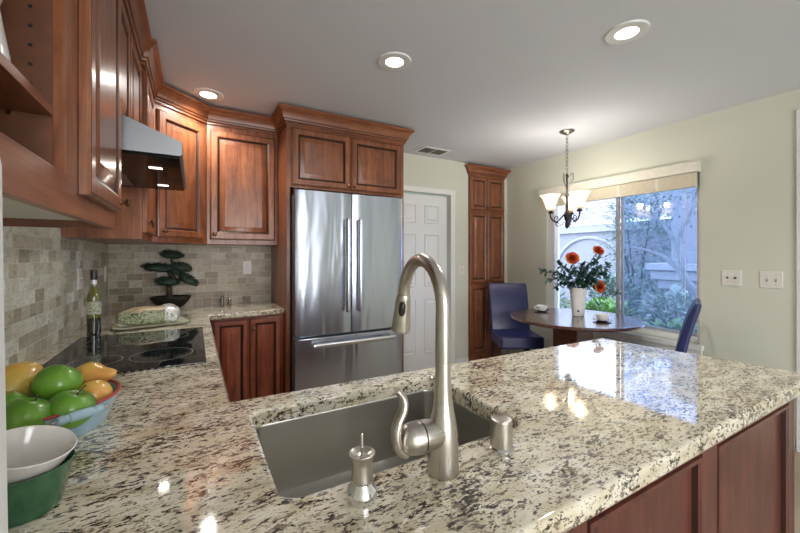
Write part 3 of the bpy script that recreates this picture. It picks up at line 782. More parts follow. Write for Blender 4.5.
# near cabinet with open shelves
p = root('wall_cabinet', (.17, 1.05, ZU), 'cherry upper cabinet with open shelves and a tall door at top left', 'cabinet')
Y0, YP, YE = .575, .992, 1.528
mb = MB()
mb.box(.010, .03, Y0, YE, ZU + .02, ZT)
mb.box(.03, .31, Y0, Y0 + .018, ZU, ZT); mb.box(.03, .31, YP, YP + .018, ZU + .03, ZT); mb.box(.03, .31, YE - .018, YE, ZU, ZT)
mb.box(.03, .31, Y0 + .018, YE - .018, ZT - .018, ZT)
mb.box(.03, .31, Y0 + .018, YP, 1.466, 1.484)
mb.build('body', WIN, p, smooth=False)
mb = MB(); mb.box(.011, .31, Y0 + .018, YE - .018, ZU + .024, ZU + .034); mb.build('underside', WBOT, p, smooth=False)
for ya, yb, za in ((Y0, Y0 + .06, ZU), (YP, 1.115, ZU + .082), (YE - .03, YE, ZU + .082)): MB().box(.31, .330, ya, yb, za, ZT, .001).build('stile', WZ, p)
MB().box(.31, .330, Y0 + .06, YE, ZU, ZU + .082, .001).build('rail', WY, p); MB().box(.31, .330, Y0 + .06, YE, ZT - .05, ZT, .001).build('rail', WY, p)
mb = MB(); mb.box(.032, .312, Y0 + .02, YP - .002, 1.600, 1.619, .001); sh = mb.build('shelf', WY, p)
mb = MB(); mb.tube([(.25, YP, 1.594), (.25, YP - .012, 1.594)], .004, 10); mb.build('shelf_pin', CHROME, sh)
for k in range(8):
    z = 1.660 + k * .0385; MB().tube([(.277, YP - .0006, z), (.277, YP + .004, z)], .0038, 10).build('shelf_pin_hole', BLACK, p)
panel_door(p, frame((.330, 1.085, ZU + .053), (0, 1, 0), (1, 0, 0)), .415, 2.29 - ZU - .053, WZ, WZ, fw=.062, t=.023, knob_at=(.385, .032))
crown(p, [(.330, Y0), (.330, YE)], CR0, WY)

# hood cabinet
p = root('wall_cabinet', (.16, 1.915, 1.8), 'short cherry upper cabinet with two doors above the range hood', 'cabinet')
H0, H1 = 1.531, 2.298
mb = MB(); mb.box(.010, .305, H0, H1, 1.805, ZT); mb.build('body', WZ, p, smooth=False)
for k in range(2):
    panel_door(p, frame((.305, H0 + .012 + k * .372, 1.815), (0, 1, 0), (1, 0, 0)), .368, 2.29 - 1.815, WZ, WZ, knob_at=((.34 if k == 0 else .03), .035))
crown(p, [(.305, H0), (.305, H1)], CR0, WY)
# narrow cabinet beyond hood
p = root('wall_cabinet', (.16, 2.54, ZU), 'narrow cherry upper cabinet between range hood and corner cabinet', 'cabinet')
N0, N1 = 2.30, 2.797
mb = MB(); mb.box(.010, .325, N0, N1, ZU, ZT, .001); mb.build('body', WZ, p)
panel_door(p, frame((.325, N0 + .03, ZU + .035), (0, 1, 0), (1, 0, 0)), N1 - N0 - .045, 2.29 - ZU - .035, WZ, WZ, knob_at=(.03, .06))
crown(p, [(.011, N0), (.325, N0), (.325, N1 + .003)], CR0, WY)
# diagonal corner cabinet
p = root('wall_cabinet', (.3, 3.1, ZU), 'diagonal cherry corner upper cabinet above the bonsai', 'cabinet')
A, B = Vector((.325, 2.80)), Vector((.640, 3.085))
mb = MB(); mb.rings([[(.010, 2.80, z), (A.x, A.y, z), (B.x, B.y, z), (.640, YW - .010, z), (.010, YW - .010, z)] for z in (ZU, ZT)]); mb.build('body', WZ, p, smooth=False)
dv = (B - A); ln = dv.length; dv.normalize(); nv = Vector((dv.y, -dv.x))
panel_door(p, frame((A.x + dv.x * .03, A.y + dv.y * .03, ZU + .035), (dv.x, dv.y, 0), (nv.x, nv.y, 0)), ln - .06, 2.27 - ZU - .035, WZ, WZ, fw=.062, knob_at=(.035, .04))
crown(p, [(A.x, A.y), (B.x, B.y)], CR0, WX)
# back wall cabinet
p = root('wall_cabinet', (.9, 3.25, ZU), 'cherry upper cabinet on the back wall left of the fridge', 'cabinet')
mb = MB(); mb.box(.643, 1.160, 3.085, YW - .010, ZU, ZT, .001); mb.build('body', WZ, p)
panel_door(p, frame((.665, 3.085, ZU + .035), (1, 0, 0), (0, -1, 0)), .47, 2.27 - ZU - .035, WZ, WZ, fw=.062, knob_at=(.03, .04))
crown(p, [(.643, 3.085), (1.160, 3.085)], CR0, WX)
# fridge surround
p = root('fridge_cabinet', (1.67, 3.1, 0), 'tall cherry fridge surround with a two-door cabinet over the steel fridge', 'cabinet')
SYF = 2.78
mb = MB(); mb.box(1.164, 1.190, SYF, YW - .010, 0, ZT, .001); mb.build('side_panel', WZ, p)
mb = MB(); mb.box(2.152, 2.178, SYF, YW - .001, 0, ZT, .001); mb.build('side_panel', WZ, p)
mb = MB(); mb.box(1.190, 2.152, SYF, YW - .001, 1.835, ZT); mb.build('body', WZ, p, smooth=False)
mb = MB(); mb.box(1.164, 2.178, SYF - .004, SYF - .0003, 2.295, ZT, .001); mb.build('frieze', WX, p)
for k in range(2):
    panel_door(p, frame((1.200 + k * .476, SYF, 1.852), (1, 0, 0), (0, -1, 0)), .470, 2.285 - 1.852, WZ, WZ, knob_at=((.445 if k == 0 else .025), .03))
crown(p, [(1.164, YW - .03), (1.164, SYF), (2.178, SYF), (2.178, YW - .01)], CR0, WX)
# pantry
p = root('pantry_cabinet', (3.74, 3.4, 0), 'tall narrow built-in cherry pantry cabinet beside the white door', 'cabinet')
PF = YW - .012
mb = MB(); mb.box(3.452, 4.033, PF, YW + .075, 0.08, 2.315); mb.box(3.46, 4.02, PF + .02, YW + .07, 0, .08); mb.build('body', WZ, p, smooth=False)
for k in range(2):
    for z0, z1, kz in ((.135, .960, .80), (.985, 1.850, .03), (1.878, 2.285, .03)):
        panel_door(p, frame((3.462 + k * .284, PF, z0), (1, 0, 0), (0, -1, 0)), .279, z1 - z0, WZ, WZ, fw=.055, knob_at=((.255 if k == 0 else .024), kz))
crown(p, [(3.452, YW - .001), (3.452, PF), (4.033, PF), (4.033, YW - .001)], CR0 - .01, WX, [(o * .9, z) for o, z in CROWN])

# ------------------------------------------------------------------ range hood
p = root('range_hood', (.26, 1.915, 1.674), 'slim grey steel range hood with a smoked underside over the cooktop', 'range hood')
mb = MB(); h0, h1 = 1.534, 2.296
prof = [(.011, 1.678), (.517, 1.678), (.523, 1.684), (.523, 1.726), (.517, 1.731), (.346, 1.798), (.011, 1.800)]
mb.rings([[(x, y, z) for x, z in prof] for y in (h0, h1)]); mb.build('canopy', HOODM, p, ang=25)
mb = MB(); mb.box(.03, .515, h0 + .006, h1 - .006, 1.668, 1.6775, .002); up = mb.build('underside', HOODGL, p)
for y in (1.74, 2.15):
    mb = MB(); mb.box(.405, .450, y - .014, y + .014, 1.6655, 1.6678, .001); mb.build('hood_lamp', HOODE, up)
    d_ = bpy.data.lights.new('hood_lamp_light', 'AREA'); d_.size = .03; d_.energy = 0.35; d_.color = (1, .95, .85)
    o_ = bpy.data.objects.new('hood_lamp_light', d_); o_.location = (.43, y, 1.662); col.objects.link(o_)
mb = MB(); mb.box(.06, .30, h0 + .06, 1.90, 1.6655, 1.6678, .001); mb.build('grease_filter', HOODM, up)
mb = MB(); mb.box(.06, .30, 1.93, h1 - .06, 1.6655, 1.6678, .001); mb.build('grease_filter', HOODM, up)

# ------------------------------------------------------------------ refrigerator
p = root('refrigerator', (1.66, 3.0, 0), 'stainless french door refrigerator with bottom freezer drawer', 'refrigerator')
FY0 = 2.725
mb = MB(); mb.box(1.203, 2.105, FY0, YW - .03, .03, 1.775, .004); mb.box(1.23, 2.08, FY0 + .03, YW - .06, 0, .03); mb.build('body', FRSIDE, p)
FF = 2.665
def fdoor(x0, x1, z0, z1, name):
    """slightly bowed front"""
    mb = MB(); n = 12; rows = []
    for i in range(n + 1):
        u = i / n; x = x0 + (x1 - x0) * u; e = min(u, 1 - u) * (x1 - x0)
        y = FF + (.012 * (1 - min(1, e / .014)) ** 2) - 0.0
        rows.append((x, y))
    ring = rows + [(x1, FY0 - .004), (x0, FY0 - .004)]
    mb.rings([[(x, y + .006, z0) for x, y in ring], [(x, y, z0 + .006) for x, y in ring], [(x, y, z1 - .006) for x, y in ring], [(x, y + .006, z1) for x, y in ring]])
    return mb.build(name, STEEL, p, ang=30)
def bar(parent, a, b, out, r=.019, name='handle'):
    a, b = Vector(a), Vector(b); d = (b - a).normalized(); o = Vector((0, -out, 0)); mb = MB()
    mb.tube([a + o - d * .02, a + o, b + o, b + o + d * .02], [r * .9, r, r, r * .9], 16)
    for q in (a + d * .04, b - d * .04): mb.tube([q, q + o], r * .6, 12)
    return mb.build(name, STEELH, parent)
STEELH = brushed('handle_steel', (0.62, 0.62, 0.64), 0.25, 'Z')
d1 = fdoor(1.203, 1.640, .716, 1.808, 'door'); d2 = fdoor(1.648, 2.105, .716, 1.808, 'door'); d3 = fdoor(1.203, 2.105, .075, .700, 'freezer_drawer')
bar(d1, (1.592, FF + .001, .905), (1.592, FF + .001, 1.585), .05); bar(d2, (1.694, FF + .001, .905), (1.694, FF + .001, 1.585), .05)
bar(d3, (1.34, FF + .001, .652), (1.98, FF + .001, .652), .05)
for bx_ in ((1.2, 1.225, FF + .005, FY0 - .005, 1.8085, 1.818), (2.08, 2.1, FF + .005, FY0 - .005, 1.8085, 1.818), (1.195, 1.235, FF + .002, FY0 - .008, .7025, .7135)): MB().box(*bx_, .002).build('hinge', FRSIDE, p)

# ------------------------------------------------------------------ cooktop
p = root('cooktop', (.34, 1.92, ZK), 'black glass electric cooktop set in the granite below the hood', 'cooktop')
mb = MB(); mb.box(.082, .602, 1.541, 2.298, ZK + .0005, ZK + .0065, .002); g = mb.build('glass', BLKGLASS, p)
for (x, y, r_) in ((.45, 1.735, .105), (.24, 1.74, .08), (.45, 2.12, .085), (.24, 2.11, .105)):
    mb = MB(); mb.lathe([(r_, .0066), (r_, .0069), (r_ + .0025, .0069), (r_ + .0025, .0066)], (x, y, ZK), 48); mb.build('burner_ring', RINGM, g)
mb = MB()
for k in range(22): mb.box(.12 + k * .022, .13 + k * .022, 1.5395, 1.5408, ZK + .001, ZK + .005)
mb.build('edge_marking', RINGM, p, smooth=False)

# ------------------------------------------------------------------ objects on the counter
BX, BY = .120, 2.366
# (the bottle stands on the strip of granite behind the cooktop's far corner)
BX, BY = .122, 2.352
p = root('oil_bottle', (BX, BY, ZK), 'tall dark olive glass bottle with pale label behind the cooktop', 'bottle')
mb = MB(); mb.lathe([(0, .0005), (.026, .0005), (.0285, .004), (.0285, .09), (.0285, .092)], (BX, BY, ZK), 28); mb.mi = 1
mb.lathe([(.0285, .092), (.0285, .190), (.0265, .204), (.018, .226), (.0125, .240), (.0115, .254), (.0115, .283), (0, .283)], (BX, BY, ZK), 28); mb.build('glass', [BGLASS, OILG], p)
mb = MB(); mb.lathe([(.0287, .108), (.0291, .109), (.0291, .172), (.0287, .173)], (BX, BY, ZK), 28)
LABELM = newmat('pale_green_label')[0]
_nt = LABELM.node_tree; _b = _nt.nodes['Principled BSDF']
L(_nt, ramp(_nt, noise_n(_nt, coords(_nt, (1, 1, 3)), 70, 3), [(0.42, (0.16, 0.18, 0.10)), (0.5, (0.50, 0.52, 0.40))]), _b.inputs['Base Color'])
mb.build('label', LABELM, p)
mb = MB(); mb.lathe([(0, .281), (.0125, .281), (.0142, .283), (.0142, .329), (.013, .331), (0, .331)], (BX, BY, ZK), 24); mb.mi = 1; mb.lathe([(.0118, .258), (.0128, .259), (.0128, .2805), (.0118, .2805)], (BX, BY, ZK), 24); mb.build('capsule', [CAPS, FOILR], p)

# serving plate with a wrapped loaf
PU = Vector((.975, .22, 0)).normalized(); PV = Vector((-PU.y, PU.x, 0)); PC = Vector((.345, 2.52, ZK))
MP = Matrix(((PU.x, PV.x, 0, PC.x), (PU.y, PV.y, 0, PC.y), (0, 0, 1, PC.z), (0, 0, 0, 1)))
mb = MB(); mb.M = MP
def rr2(a, b, z, r): return [(x, y, z) for x, y in rrect(-a, a, -b, b, r)]
mb.rings([rr2(.13, .07, .0008, .02), rr2(.14, .08, .003, .02), rr2(.175, .108, .016, .02), rr2(.178, .110, .020, .02), rr2(.172, .105, .020, .02), rr2(.138, .078, .008, .02), rr2(.13, .07, .007, .02)])
tag(mb.build('serving_plate', PLATEM), 'rectangular pale green serving plate under the leaf-patterned loaf', 'plate')
p = root('wrapped_loaf', (PC.x, PC.y, ZK + .012), 'rounded loaf-shaped bundle with green leaf pattern on the plate', 'bundle')
def loaf(x0, x1, n0, n1, puff):
    rings = []
    for i in range(n0):
        u = i / (n0 - 1); x = x0 + (x1 - x0) * u; k = puff(u); r_ = []
        for j in range(n1):
            a = 2 * PI * j / n1; ca, sa = math.cos(a), math.sin(a)
            yy = math.copysign(abs(ca) ** .6, ca) * .072 * k; zz = .060 + math.copysign(abs(sa) ** .65, sa) * .050 * k
            nn = noise.noise((x * 22, yy * 22, zz * 22)) * .007
            r_.append((x, yy + nn, zz + (nn if zz > .03 else 0)))
        rings.append(r_)
    return rings
mb = MB(); mb.M = MP; mb.rings(loaf(-.158, .055, 20, 28, lambda u: .45 + .55 * (u / .45) ** .7 if u < .45 else 1)); mb.build('leafy_side', WRAP, p, ang=80)
mb = MB(); mb.M = MP; mb.rings(loaf(.0555, .138, 10, 28, lambda u: 1.02 - .35 * max(0, (u - .55) / .45) ** 2)); mb.build('silver_end', SILV, p, ang=80)

# bonsai
QX, QY = .43, 3.20
p = root('bonsai_tree', (QX, QY, ZK), 'small bonsai with flat dark foliage pads in a black pot', 'bonsai')
mb = MB(); mb.lathe([(0, .0005), (.05, .0005), (.055, .006), (.052, .014), (.075, .03), (.105, .075), (.112, .098), (.112, .102), (.104, .102), (.09, .085), (0, .085)], (QX - .018, QY, ZK), 36, sx=1.18, sy=.75); pot = mb.build('pot', POT, p)
mb = MB(); mb.lathe([(0, .092), (.09, .088), (.0955, .084)], (QX - .018, QY, ZK), 28, sx=1.16, sy=.74); mb.build('soil', SOIL, pot)
def up3(px, z): # helper: offsets measured from the trunk foot in metres
    return (QX + px[0], QY + px[1], ZK + z)
trunk = bez([up3((-.03, 0), .085), up3((-.028, 0), .14), up3((-.032, .01), .19), up3((.00, .01), .235), up3((-.03, 0), .275), up3((-.01, 0), .33), up3((-.02, 0), .40)], 6)
mb = MB(); mb.tube(trunk, [.022 - .0004 * i for i in range(len(trunk))], 10); mb.build('trunk', BARK, p)
random.seed(11)
PADS = [(-.04, .0, .212, .078, .03), (.092, -.01, .222, .076, .03), (-.10, .0, .315, .10, .028), (.045, .01, .315, .07, .034), (-.015, 0, .41, .075, .028), (.005, .0, .285, .04, .025)]
for (dx, dy, dz, ra, rz) in [(a_, b_, c_, d_ * 1.1, e_ * 1.2) for a_, b_, c_, d_, e_ in PADS]:
    mb = MB(); c_ = up3((dx, dy), dz); tilt = -0.62 if (dx > .08) else (-.12 if dx < 0 else -.2)
    Mt = Matrix.Translation(c_) @ Matrix.Rotation(-tilt, 4, 'Y') @ Matrix.Rotation(R(12), 4, 'X')
    mb.ball((0, 0, 0), (ra * .9, ra * .6, rz * .75), 18, M=Mt, fn=lambda q: q * (1 + .38 * noise.noise(q * 3.1 + Vector((dx * 50, 0, 0)))))
    tb = mb.M; mb.M = tb @ Mt
    for k in range(330):
        v = Vector((random.gauss(0, 1), random.gauss(0, 1), random.gauss(0.2, .9))).normalized()
        mb.leaf((v.x * ra * .86, v.y * ra * .58, v.z * rz * .7), v + Vector((random.uniform(-.4, .4), random.uniform(-.4, .4), .5)), (0, 0, 1), .016, .005, .1)
    mb.M = tb
    mb.build('foliage_pad', NEEDLE, p, normals=False, ang=80)
mb = MB()
for (dx, dy, dz, ra, rz), s_ in zip(PADS[:4], (9, 18, 26, 30)):
    mb.tube([trunk[s_], ((trunk[s_].x + QX + dx) / 2, (trunk[s_].y + QY + dy) / 2, ZK + dz - .005), up3((dx, dy), dz - .01)], [.008, .006, .004], 8)
mb.build('branches', BARK, p)

# fruit tub
TX, TY = .255, 1.135
p = root('fruit_tub', (TX, TY, ZK), 'pale blue oval enamel tub with red rim holding fruit', 'tub')
ta = R(35)
MT = Matrix.Translation((TX, TY, ZK)) @ Matrix.Rotation(ta, 4, 'Z')
mb = MB(); mb.lathe([(0, .0005), (.118, .0005), (.120, .003), (.146, .066), (.146, .068), (.1425, .068), (.118, .024), (0, .022)], (0, 0, 0), 48, MT, 0.98, 1.0); mb.build('body', TUBM, p)
mb = MB(); ring = []
for k in range(49):
    a = 2 * PI * k / 48; ring.append((.1445 * .98 * math.cos(a), .1445 * math.sin(a), .0695))
mb.tube(ring, .0038, 8, False, MT); mb.build('rim', TUBRED, p)
for sgn in (-1, 1):
    wires = []
    for q_ in (-1, 1):
        mb = MB(); mb.tube(bez([(q_ * .055, sgn * .138, .055), (q_ * .06, sgn * .158, .062), (q_ * .048, sgn * .172, .068), (q_ * .037, sgn * .172, .068)], 4), .0026, 8, True, MT); wires.append(mb.build('handle_wire', WIRE, p))
    mb = MB(); hp = [-.040, -.038, -.026, -.024, -.021, -.019, .0, .019, .021, .024, .026, .038, .040]; hr = [.006, .0085, .0095, .0080, .0080, .0098, .0105, .0098, .0080, .0080, .0095, .0085, .006]
    mb.tube([(x, sgn * .172, .068) for x in hp], hr, 16, True, MT); mb.build('handle_grip', TUBH, p)

def apple_fn(q):
    r = math.sqrt(q.x * q.x + q.y * q.y); z = q.z
    dip = .30 * math.exp(-(r / .28) ** 2)
    if z > 0: z = z * .97 - dip * 1.05
    else: z = z * .92 + dip * .7
    k = 1 + .06 * z + .012 * math.cos(5 * math.atan2(q.y, q.x)) * (1 - z)
    return Vector((q.x * k, q.y * k, z))
def pear_fn(q):
    t_ = (q.z + 1) / 2
    u_ = min(1, max(0, (t_ - .38) / .42)); k = 1 - .50 * u_ * u_ * (3 - 2 * u_)
    return Vector((q.x * k, q.y * k, q.z * 1.45 + .25))
def fruit(name, c, r, fn, mat, rot, label, cat, group=None, stem=None, seg=28):
    o = root(name, c, label, cat, group)
    M = Matrix.Translation(c) @ Matrix.Rotation(rot[2], 4, 'Z') @ Matrix.Rotation(rot[1], 4, 'Y') @ Matrix.Rotation(rot[0], 4, 'X')
    mb = MB(); mb.ball((0, 0, 0), r, seg, M, fn); mb.build('flesh', mat, o, ang=80)
    if stem:
        mb = MB(); mb.tube(bez([(0, 0, stem[0] * r), (.003, 0, stem[0] * r + stem[1] * .5), (.012, .002, stem[0] * r + stem[1])], 5), [.0016] * 10 + [.0026], 8, True, M); mb.build('stem', STEMM, o)
    return o
G1 = 'green apples in the blue tub'
fruit('green_apple', (.285, 1.123, 1.019), .046, apple_fn, APPLE, (R(-28), R(30), 0), 'large green apple on top of the fruit in the tub', 'apple', None)
fruit('green_apple', (.215, 1.070, .987), .043, apple_fn, APPLE, (R(-15), R(-10), 1), 'green apple at the back left under the amber pear', 'apple', None, (.52, .022))
fruit('green_apple', (.262, 1.022, .984), .0435, apple_fn, APPLE, (R(25), R(0), 2), 'green apple directly behind the white bowl', 'apple', None, (.52, .022))
fruit('green_apple', (.326, 1.045, .980), .044, apple_fn, APPLE, (R(8), R(15), .5), 'green apple behind the blue handle grip', 'apple', None, (.52, .03))
fruit('amber_pear', (.198, 1.168, 1.016), .0515, lambda q: Vector((q.x * (1 - .18 * q.z), q.y * (1 - .18 * q.z), q.z * 1.16)), MANGO, (R(0), R(50), R(30)), 'amber yellow pear at the back left of the tub', 'pear', None)
fruit('golden_pear', (.331, 1.200, 1.006), .0395, pear_fn, PEARM, (R(0), R(80), R(-30)), 'golden pear lying sideways with its neck pointing right', 'pear', None, (1.66, .020))
fruit('golden_pear', (.352, 1.118, .983), .036, lambda q: pear_fn(q) * Vector((1, 1, .8)) if False else Vector((q.x, q.y, q.z * .97)), PEARM, (0, 0, 0), 'small round golden fruit at the right rim of the tub', 'pear', None)

# bowls
p = MB(); p.lathe([(0, .0005), (.043, .0005), (.045, .004), (.047, .012), (.053, .04), (.059, .066), (.0603, .070), (.059, .0715), (.057, .066), (.050, .040), (.042, .012), (0, .010)], (.328, .790, ZK), 48)
tag(p.build('green_bowl', GREENBOWL), 'deep green glazed bowl under the white bowl', 'bowl')
p = MB(); p.M = Matrix.Translation((.325, .792, ZK + .066)) @ Matrix.Scale(.92, 4) @ Matrix.Rotation(R(15), 4, Vector((.494, .869, 0))) @ Matrix.Translation((-.328, -.790, -ZK - .050)); p.lathe([(0, .0105), (.028, .0105), (.038, .020), (.047, .044), (.056, .070), (.0635, .088), (.0645, .0905), (.063, .092), (.0605, .089), (.052, .068), (.043, .044), (.034, .024), (0, .020)], (.328, .790, ZK), 48)
tag(p.build('white_bowl', WHITEBOWL), 'cream white flared bowl nested in the green bowl', 'bowl')
# white jug on the open shelf
p = MB(); p.lathe([(0, .0005), (.038, .0005), (.046, .01), (.05, .05), (.042, .10), (.036, .14), (.043, .17), (.0415, .171), (.033, .14), (.038, .10), (.045, .05), (.04, .012), (0, .010)], (.225, .905, 1.6195), 32)
tag(p.build('white_jug', CUPM), 'white jug standing on the upper open shelf', 'jug')
# small glass shakers
for x, l_, r_, hh in ((.765, 'clear glass shaker with steel top left of the smaller shaker', .016, .052), (.822, 'smaller amber glass shaker on the back counter', .012, .04)):
    p = root('glass_shaker', (x, 3.36, ZK), l_, 'shaker', 'shakers on the back counter')
    MB().lathe([(0, .0005), (r_, .0005), (r_, .004), (r_ * .9, hh * .6), (r_ * .75, hh), (0, hh)], (x, 3.36, ZK), 16).build('glass', CLEAR if r_ > .014 else OILG, p)
    MB().lathe([(0, hh), (r_ * .8, hh), (r_ * .8, hh + .008), (r_ * .5, hh + .014), (0, hh + .015)], (x, 3.36, ZK), 16).build('lid', CHROME, p)

# ------------------------------------------------------------------ outlets and switches
def plate(name, o, u, n, w, h_, kind, label, gang=1, group=None):
    r0 = root(name, o, label, 'outlet' if 'outlet' in name else 'light switch', group)
    M = frame(o, u, n)
    mb = MB(); mb.M = M
    mb.rings([[(x, y, z) for x, z in rrect(-w / 2 + i, w / 2 - i, -h_ / 2 + i, h_ / 2 - i, .004, 3)] for i, y in ((0, .0005), (0, .003), (.003, .006))]); mb.build('cover_plate', IVORY, r0, ang=25)
    for g in range(gang):
        cx = (g - (gang - 1) / 2) * .046
        if kind == 'outlet':
            for zc in (-.02, .02):
                mb = MB(); mb.M = M; mb.rings([[(cx + x, y, zc + z) for x, z in rrect(-.0165, .0165, -.0135, .0135, .008, 4)] for y in (.0058, .0075)]); soc = mb.build('socket', IVORY, r0)
                mb = MB(); mb.M = M; mb.box(cx - .008, cx - .006, .0072, .0078, zc - .004, zc + .005); mb.box(cx + .006, cx + .008, .0072, .0078, zc - .004, zc + .005); mb.build('slots', SLOT, soc, smooth=False)
        elif kind == 'toggle':
            mb = MB(); mb.M = M; mb.box(cx - .005, cx + .005, .0058, .0064, -.012, .012); mb.build('slot', SLOT, r0, smooth=False)
            mb = MB(); mb.M = M; mb.rings([[(cx - .004, .006, -.005), (cx + .004, .006, -.005), (cx + .004, .006, .007), (cx - .004, .006, .007)], [(cx - .003, .017, .005), (cx + .003, .017, .005), (cx + .003, .017, .011), (cx - .003, .017, .011)]]); mb.build('toggle', IVORY, r0)
        elif kind == 'dimmer':
            mb = MB(); mb.M = M @ Matrix.Translation((cx, .0058, .002)) @ Matrix.Rotation(R(-90), 4, 'X'); mb.lathe([(0, 0), (.008, 0), (.008, .004), (.006, .010), (0, .010)], seg=16); mb.build('jack', SLOT, r0)
        mb = MB(); mb.M = M
        for zc in ((-.030, .030) if kind != 'outlet' else (0,)):
            mb.box(cx - .002, cx + .002, .0058, .0066, zc - .002, zc + .002)
        mb.build('screws', PEWTER, r0, smooth=False)
plate('wall_outlet', (.963, YW - .0085, 1.215), (1, 0, 0), (0, -1, 0), .072, .116, 'outlet', 'single wall outlet on the back tiles right of the bonsai')
plate('wall_outlet', (.345, YW - .0085, 1.19), (1, 0, 0), (0, -1, 0), .072, .116, 'outlet', 'wall outlet half hidden behind the bonsai foliage')
plate('wall_switch', (.0085, 2.617, 1.19), (0, 1, 0), (1, 0, 0), .072, .116, 'toggle', 'light switch on the left tiles near the bottle')
plate('wall_outlet', (.0085, 3.307, 1.19), (0, 1, 0), (1, 0, 0), .072, .116, 'outlet', 'wall outlet on the left tiles beside the corner')
plate('wall_switch', (XR - .0005, 1.145, 1.149), (0, 1, 0), (-1, 0, 0), .118, .118, 'dimmer', 'ivory two-hole wall plate nearer the window', 2)
plate('wall_switch', (XR - .0005, .927, 1.147), (0, 1, 0), (-1, 0, 0), .118, .118, 'toggle', 'ivory double toggle switch plate farther from the window', 2)
plate('wall_switch', (3.345, YW - .0005, 1.15), (1, 0, 0), (0, -1, 0), .072, .116, 'toggle', 'light switch between the white door and pantry')

# ------------------------------------------------------------------ ceiling fixtures
for x, y, l_ in ((1.566, 1.832, 'round recessed ceiling light over the middle of the kitchen'), (2.447, 1.018, 'round recessed ceiling light with wide white trim over the peninsula'), (.648, 2.845, 'round recessed ceiling light above the corner cabinets')):
    p = root('recessed_light', (x, y, ZC - .012), l_, 'ceiling light', 'recessed ceiling lights')
    MB().lathe([(.052, .004), (.056, .002), (.094, .0035), (.097, .008), (.097, .0119), (.052, .0119), (.052, .004)], (x, y, ZC - .012), 40).build('trim_ring', WHITE, p)
    MB().lathe([(0, .006), (.0518, .006), (.0518, .0118), (0, .0118)], (x, y, ZC - .012), 32).build('lens', LAMPE, p)
    d_ = bpy.data.lights.new('downlight', 'SPOT'); d_.energy = 34; d_.spot_size = R(150); d_.spot_blend = .9; d_.shadow_soft_size = .025; d_.color = (1, .96, .91)
    o_ = bpy.data.objects.new('downlight', d_); o_.location = (x, y, ZC - .03); col.objects.link(o_)
p = root('air_vent', (2.775, 3.19, ZC - .01), 'white ceiling air vent with two dark slatted openings', 'vent')
MB().box(2.60, 2.95, 3.09, 3.29, ZC - .008, ZC - .0005, .003).build('frame', WHITE, p)
for xa in (2.635, 2.785):
    q = MB().box(xa, xa + .13, 3.115, 3.265, ZC - .010, ZC - .0082).build('opening', SLOT, p, smooth=False)
    mb = MB()
    for k in range(7): mb.box(xa + .002, xa + .128, 3.122 + k * .02, 3.127 + k * .02, ZC - .013, ZC - .0102)
    mb.build('slats', PEWTER, q, smooth=False)

# ------------------------------------------------------------------ window valance and shade
p = root('window_shade', (XR - .05, 2.1, 1.86), 'cream valance with raised woven bamboo shade above the window', 'window shade')
VX = XR - .062
mb = MB(); mb.box(VX, XR - .001, 1.335, 2.865, 2.070, 2.082, .002); mb.box(VX, VX + .012, 1.335, 2.865, 1.992, 2.0695, .002); mb.box(VX + .012, XR - .001, 1.335, 1.347, 1.992, 2.0695, .001); mb.box(VX + .012, XR - .001, 2.853, 2.865, 1.992, 2.0695, .001)
mb.build('valance', VALM, p)
mb = MB(); mb.box(VX + .018, VX + .048, 1.352, 2.848, 1.872, 1.990, .004, 2); sh = mb.build('woven_shade', WEAVE, p)
for k in range(4):
    MB().box(VX + .0165, VX + .0178, 1.62 + k * .33, 1.645 + k * .33, 1.875, 1.985).build('tape', VALM, sh, smooth=False)
mb = MB(); mb.tube([(VX + .03, 1.43, 1.87), (VX + .03, 1.43, .95)], .0018, 6); mb.build('cord', IVORY, p)

# ------------------------------------------------------------------ dining set
CX, CY, TZ = 3.515, 2.06, .772
p = root('dining_table', (CX, CY, 0), 'round dark wood dining table by the window', 'table')
MB().lathe([(0, TZ - .032), (.505, TZ - .032), (.528, TZ - .028), (.538, TZ - .016), (.534, TZ - .004), (.522, TZ), (0, TZ)], (CX, CY, 0), 72).build('tabletop', TBL, p)
mb = MB(); mb.box(CX - .12, CX + .12, CY - .12, CY + .12, .09, TZ - .034, .01, M=None)
mb.build('pedestal', TBL, p)
mb = MB(); mb.box(CX - .28, CX + .28, CY - .28, CY + .28, 0.0005, .088, .015); mb.build('base', TBL, p)

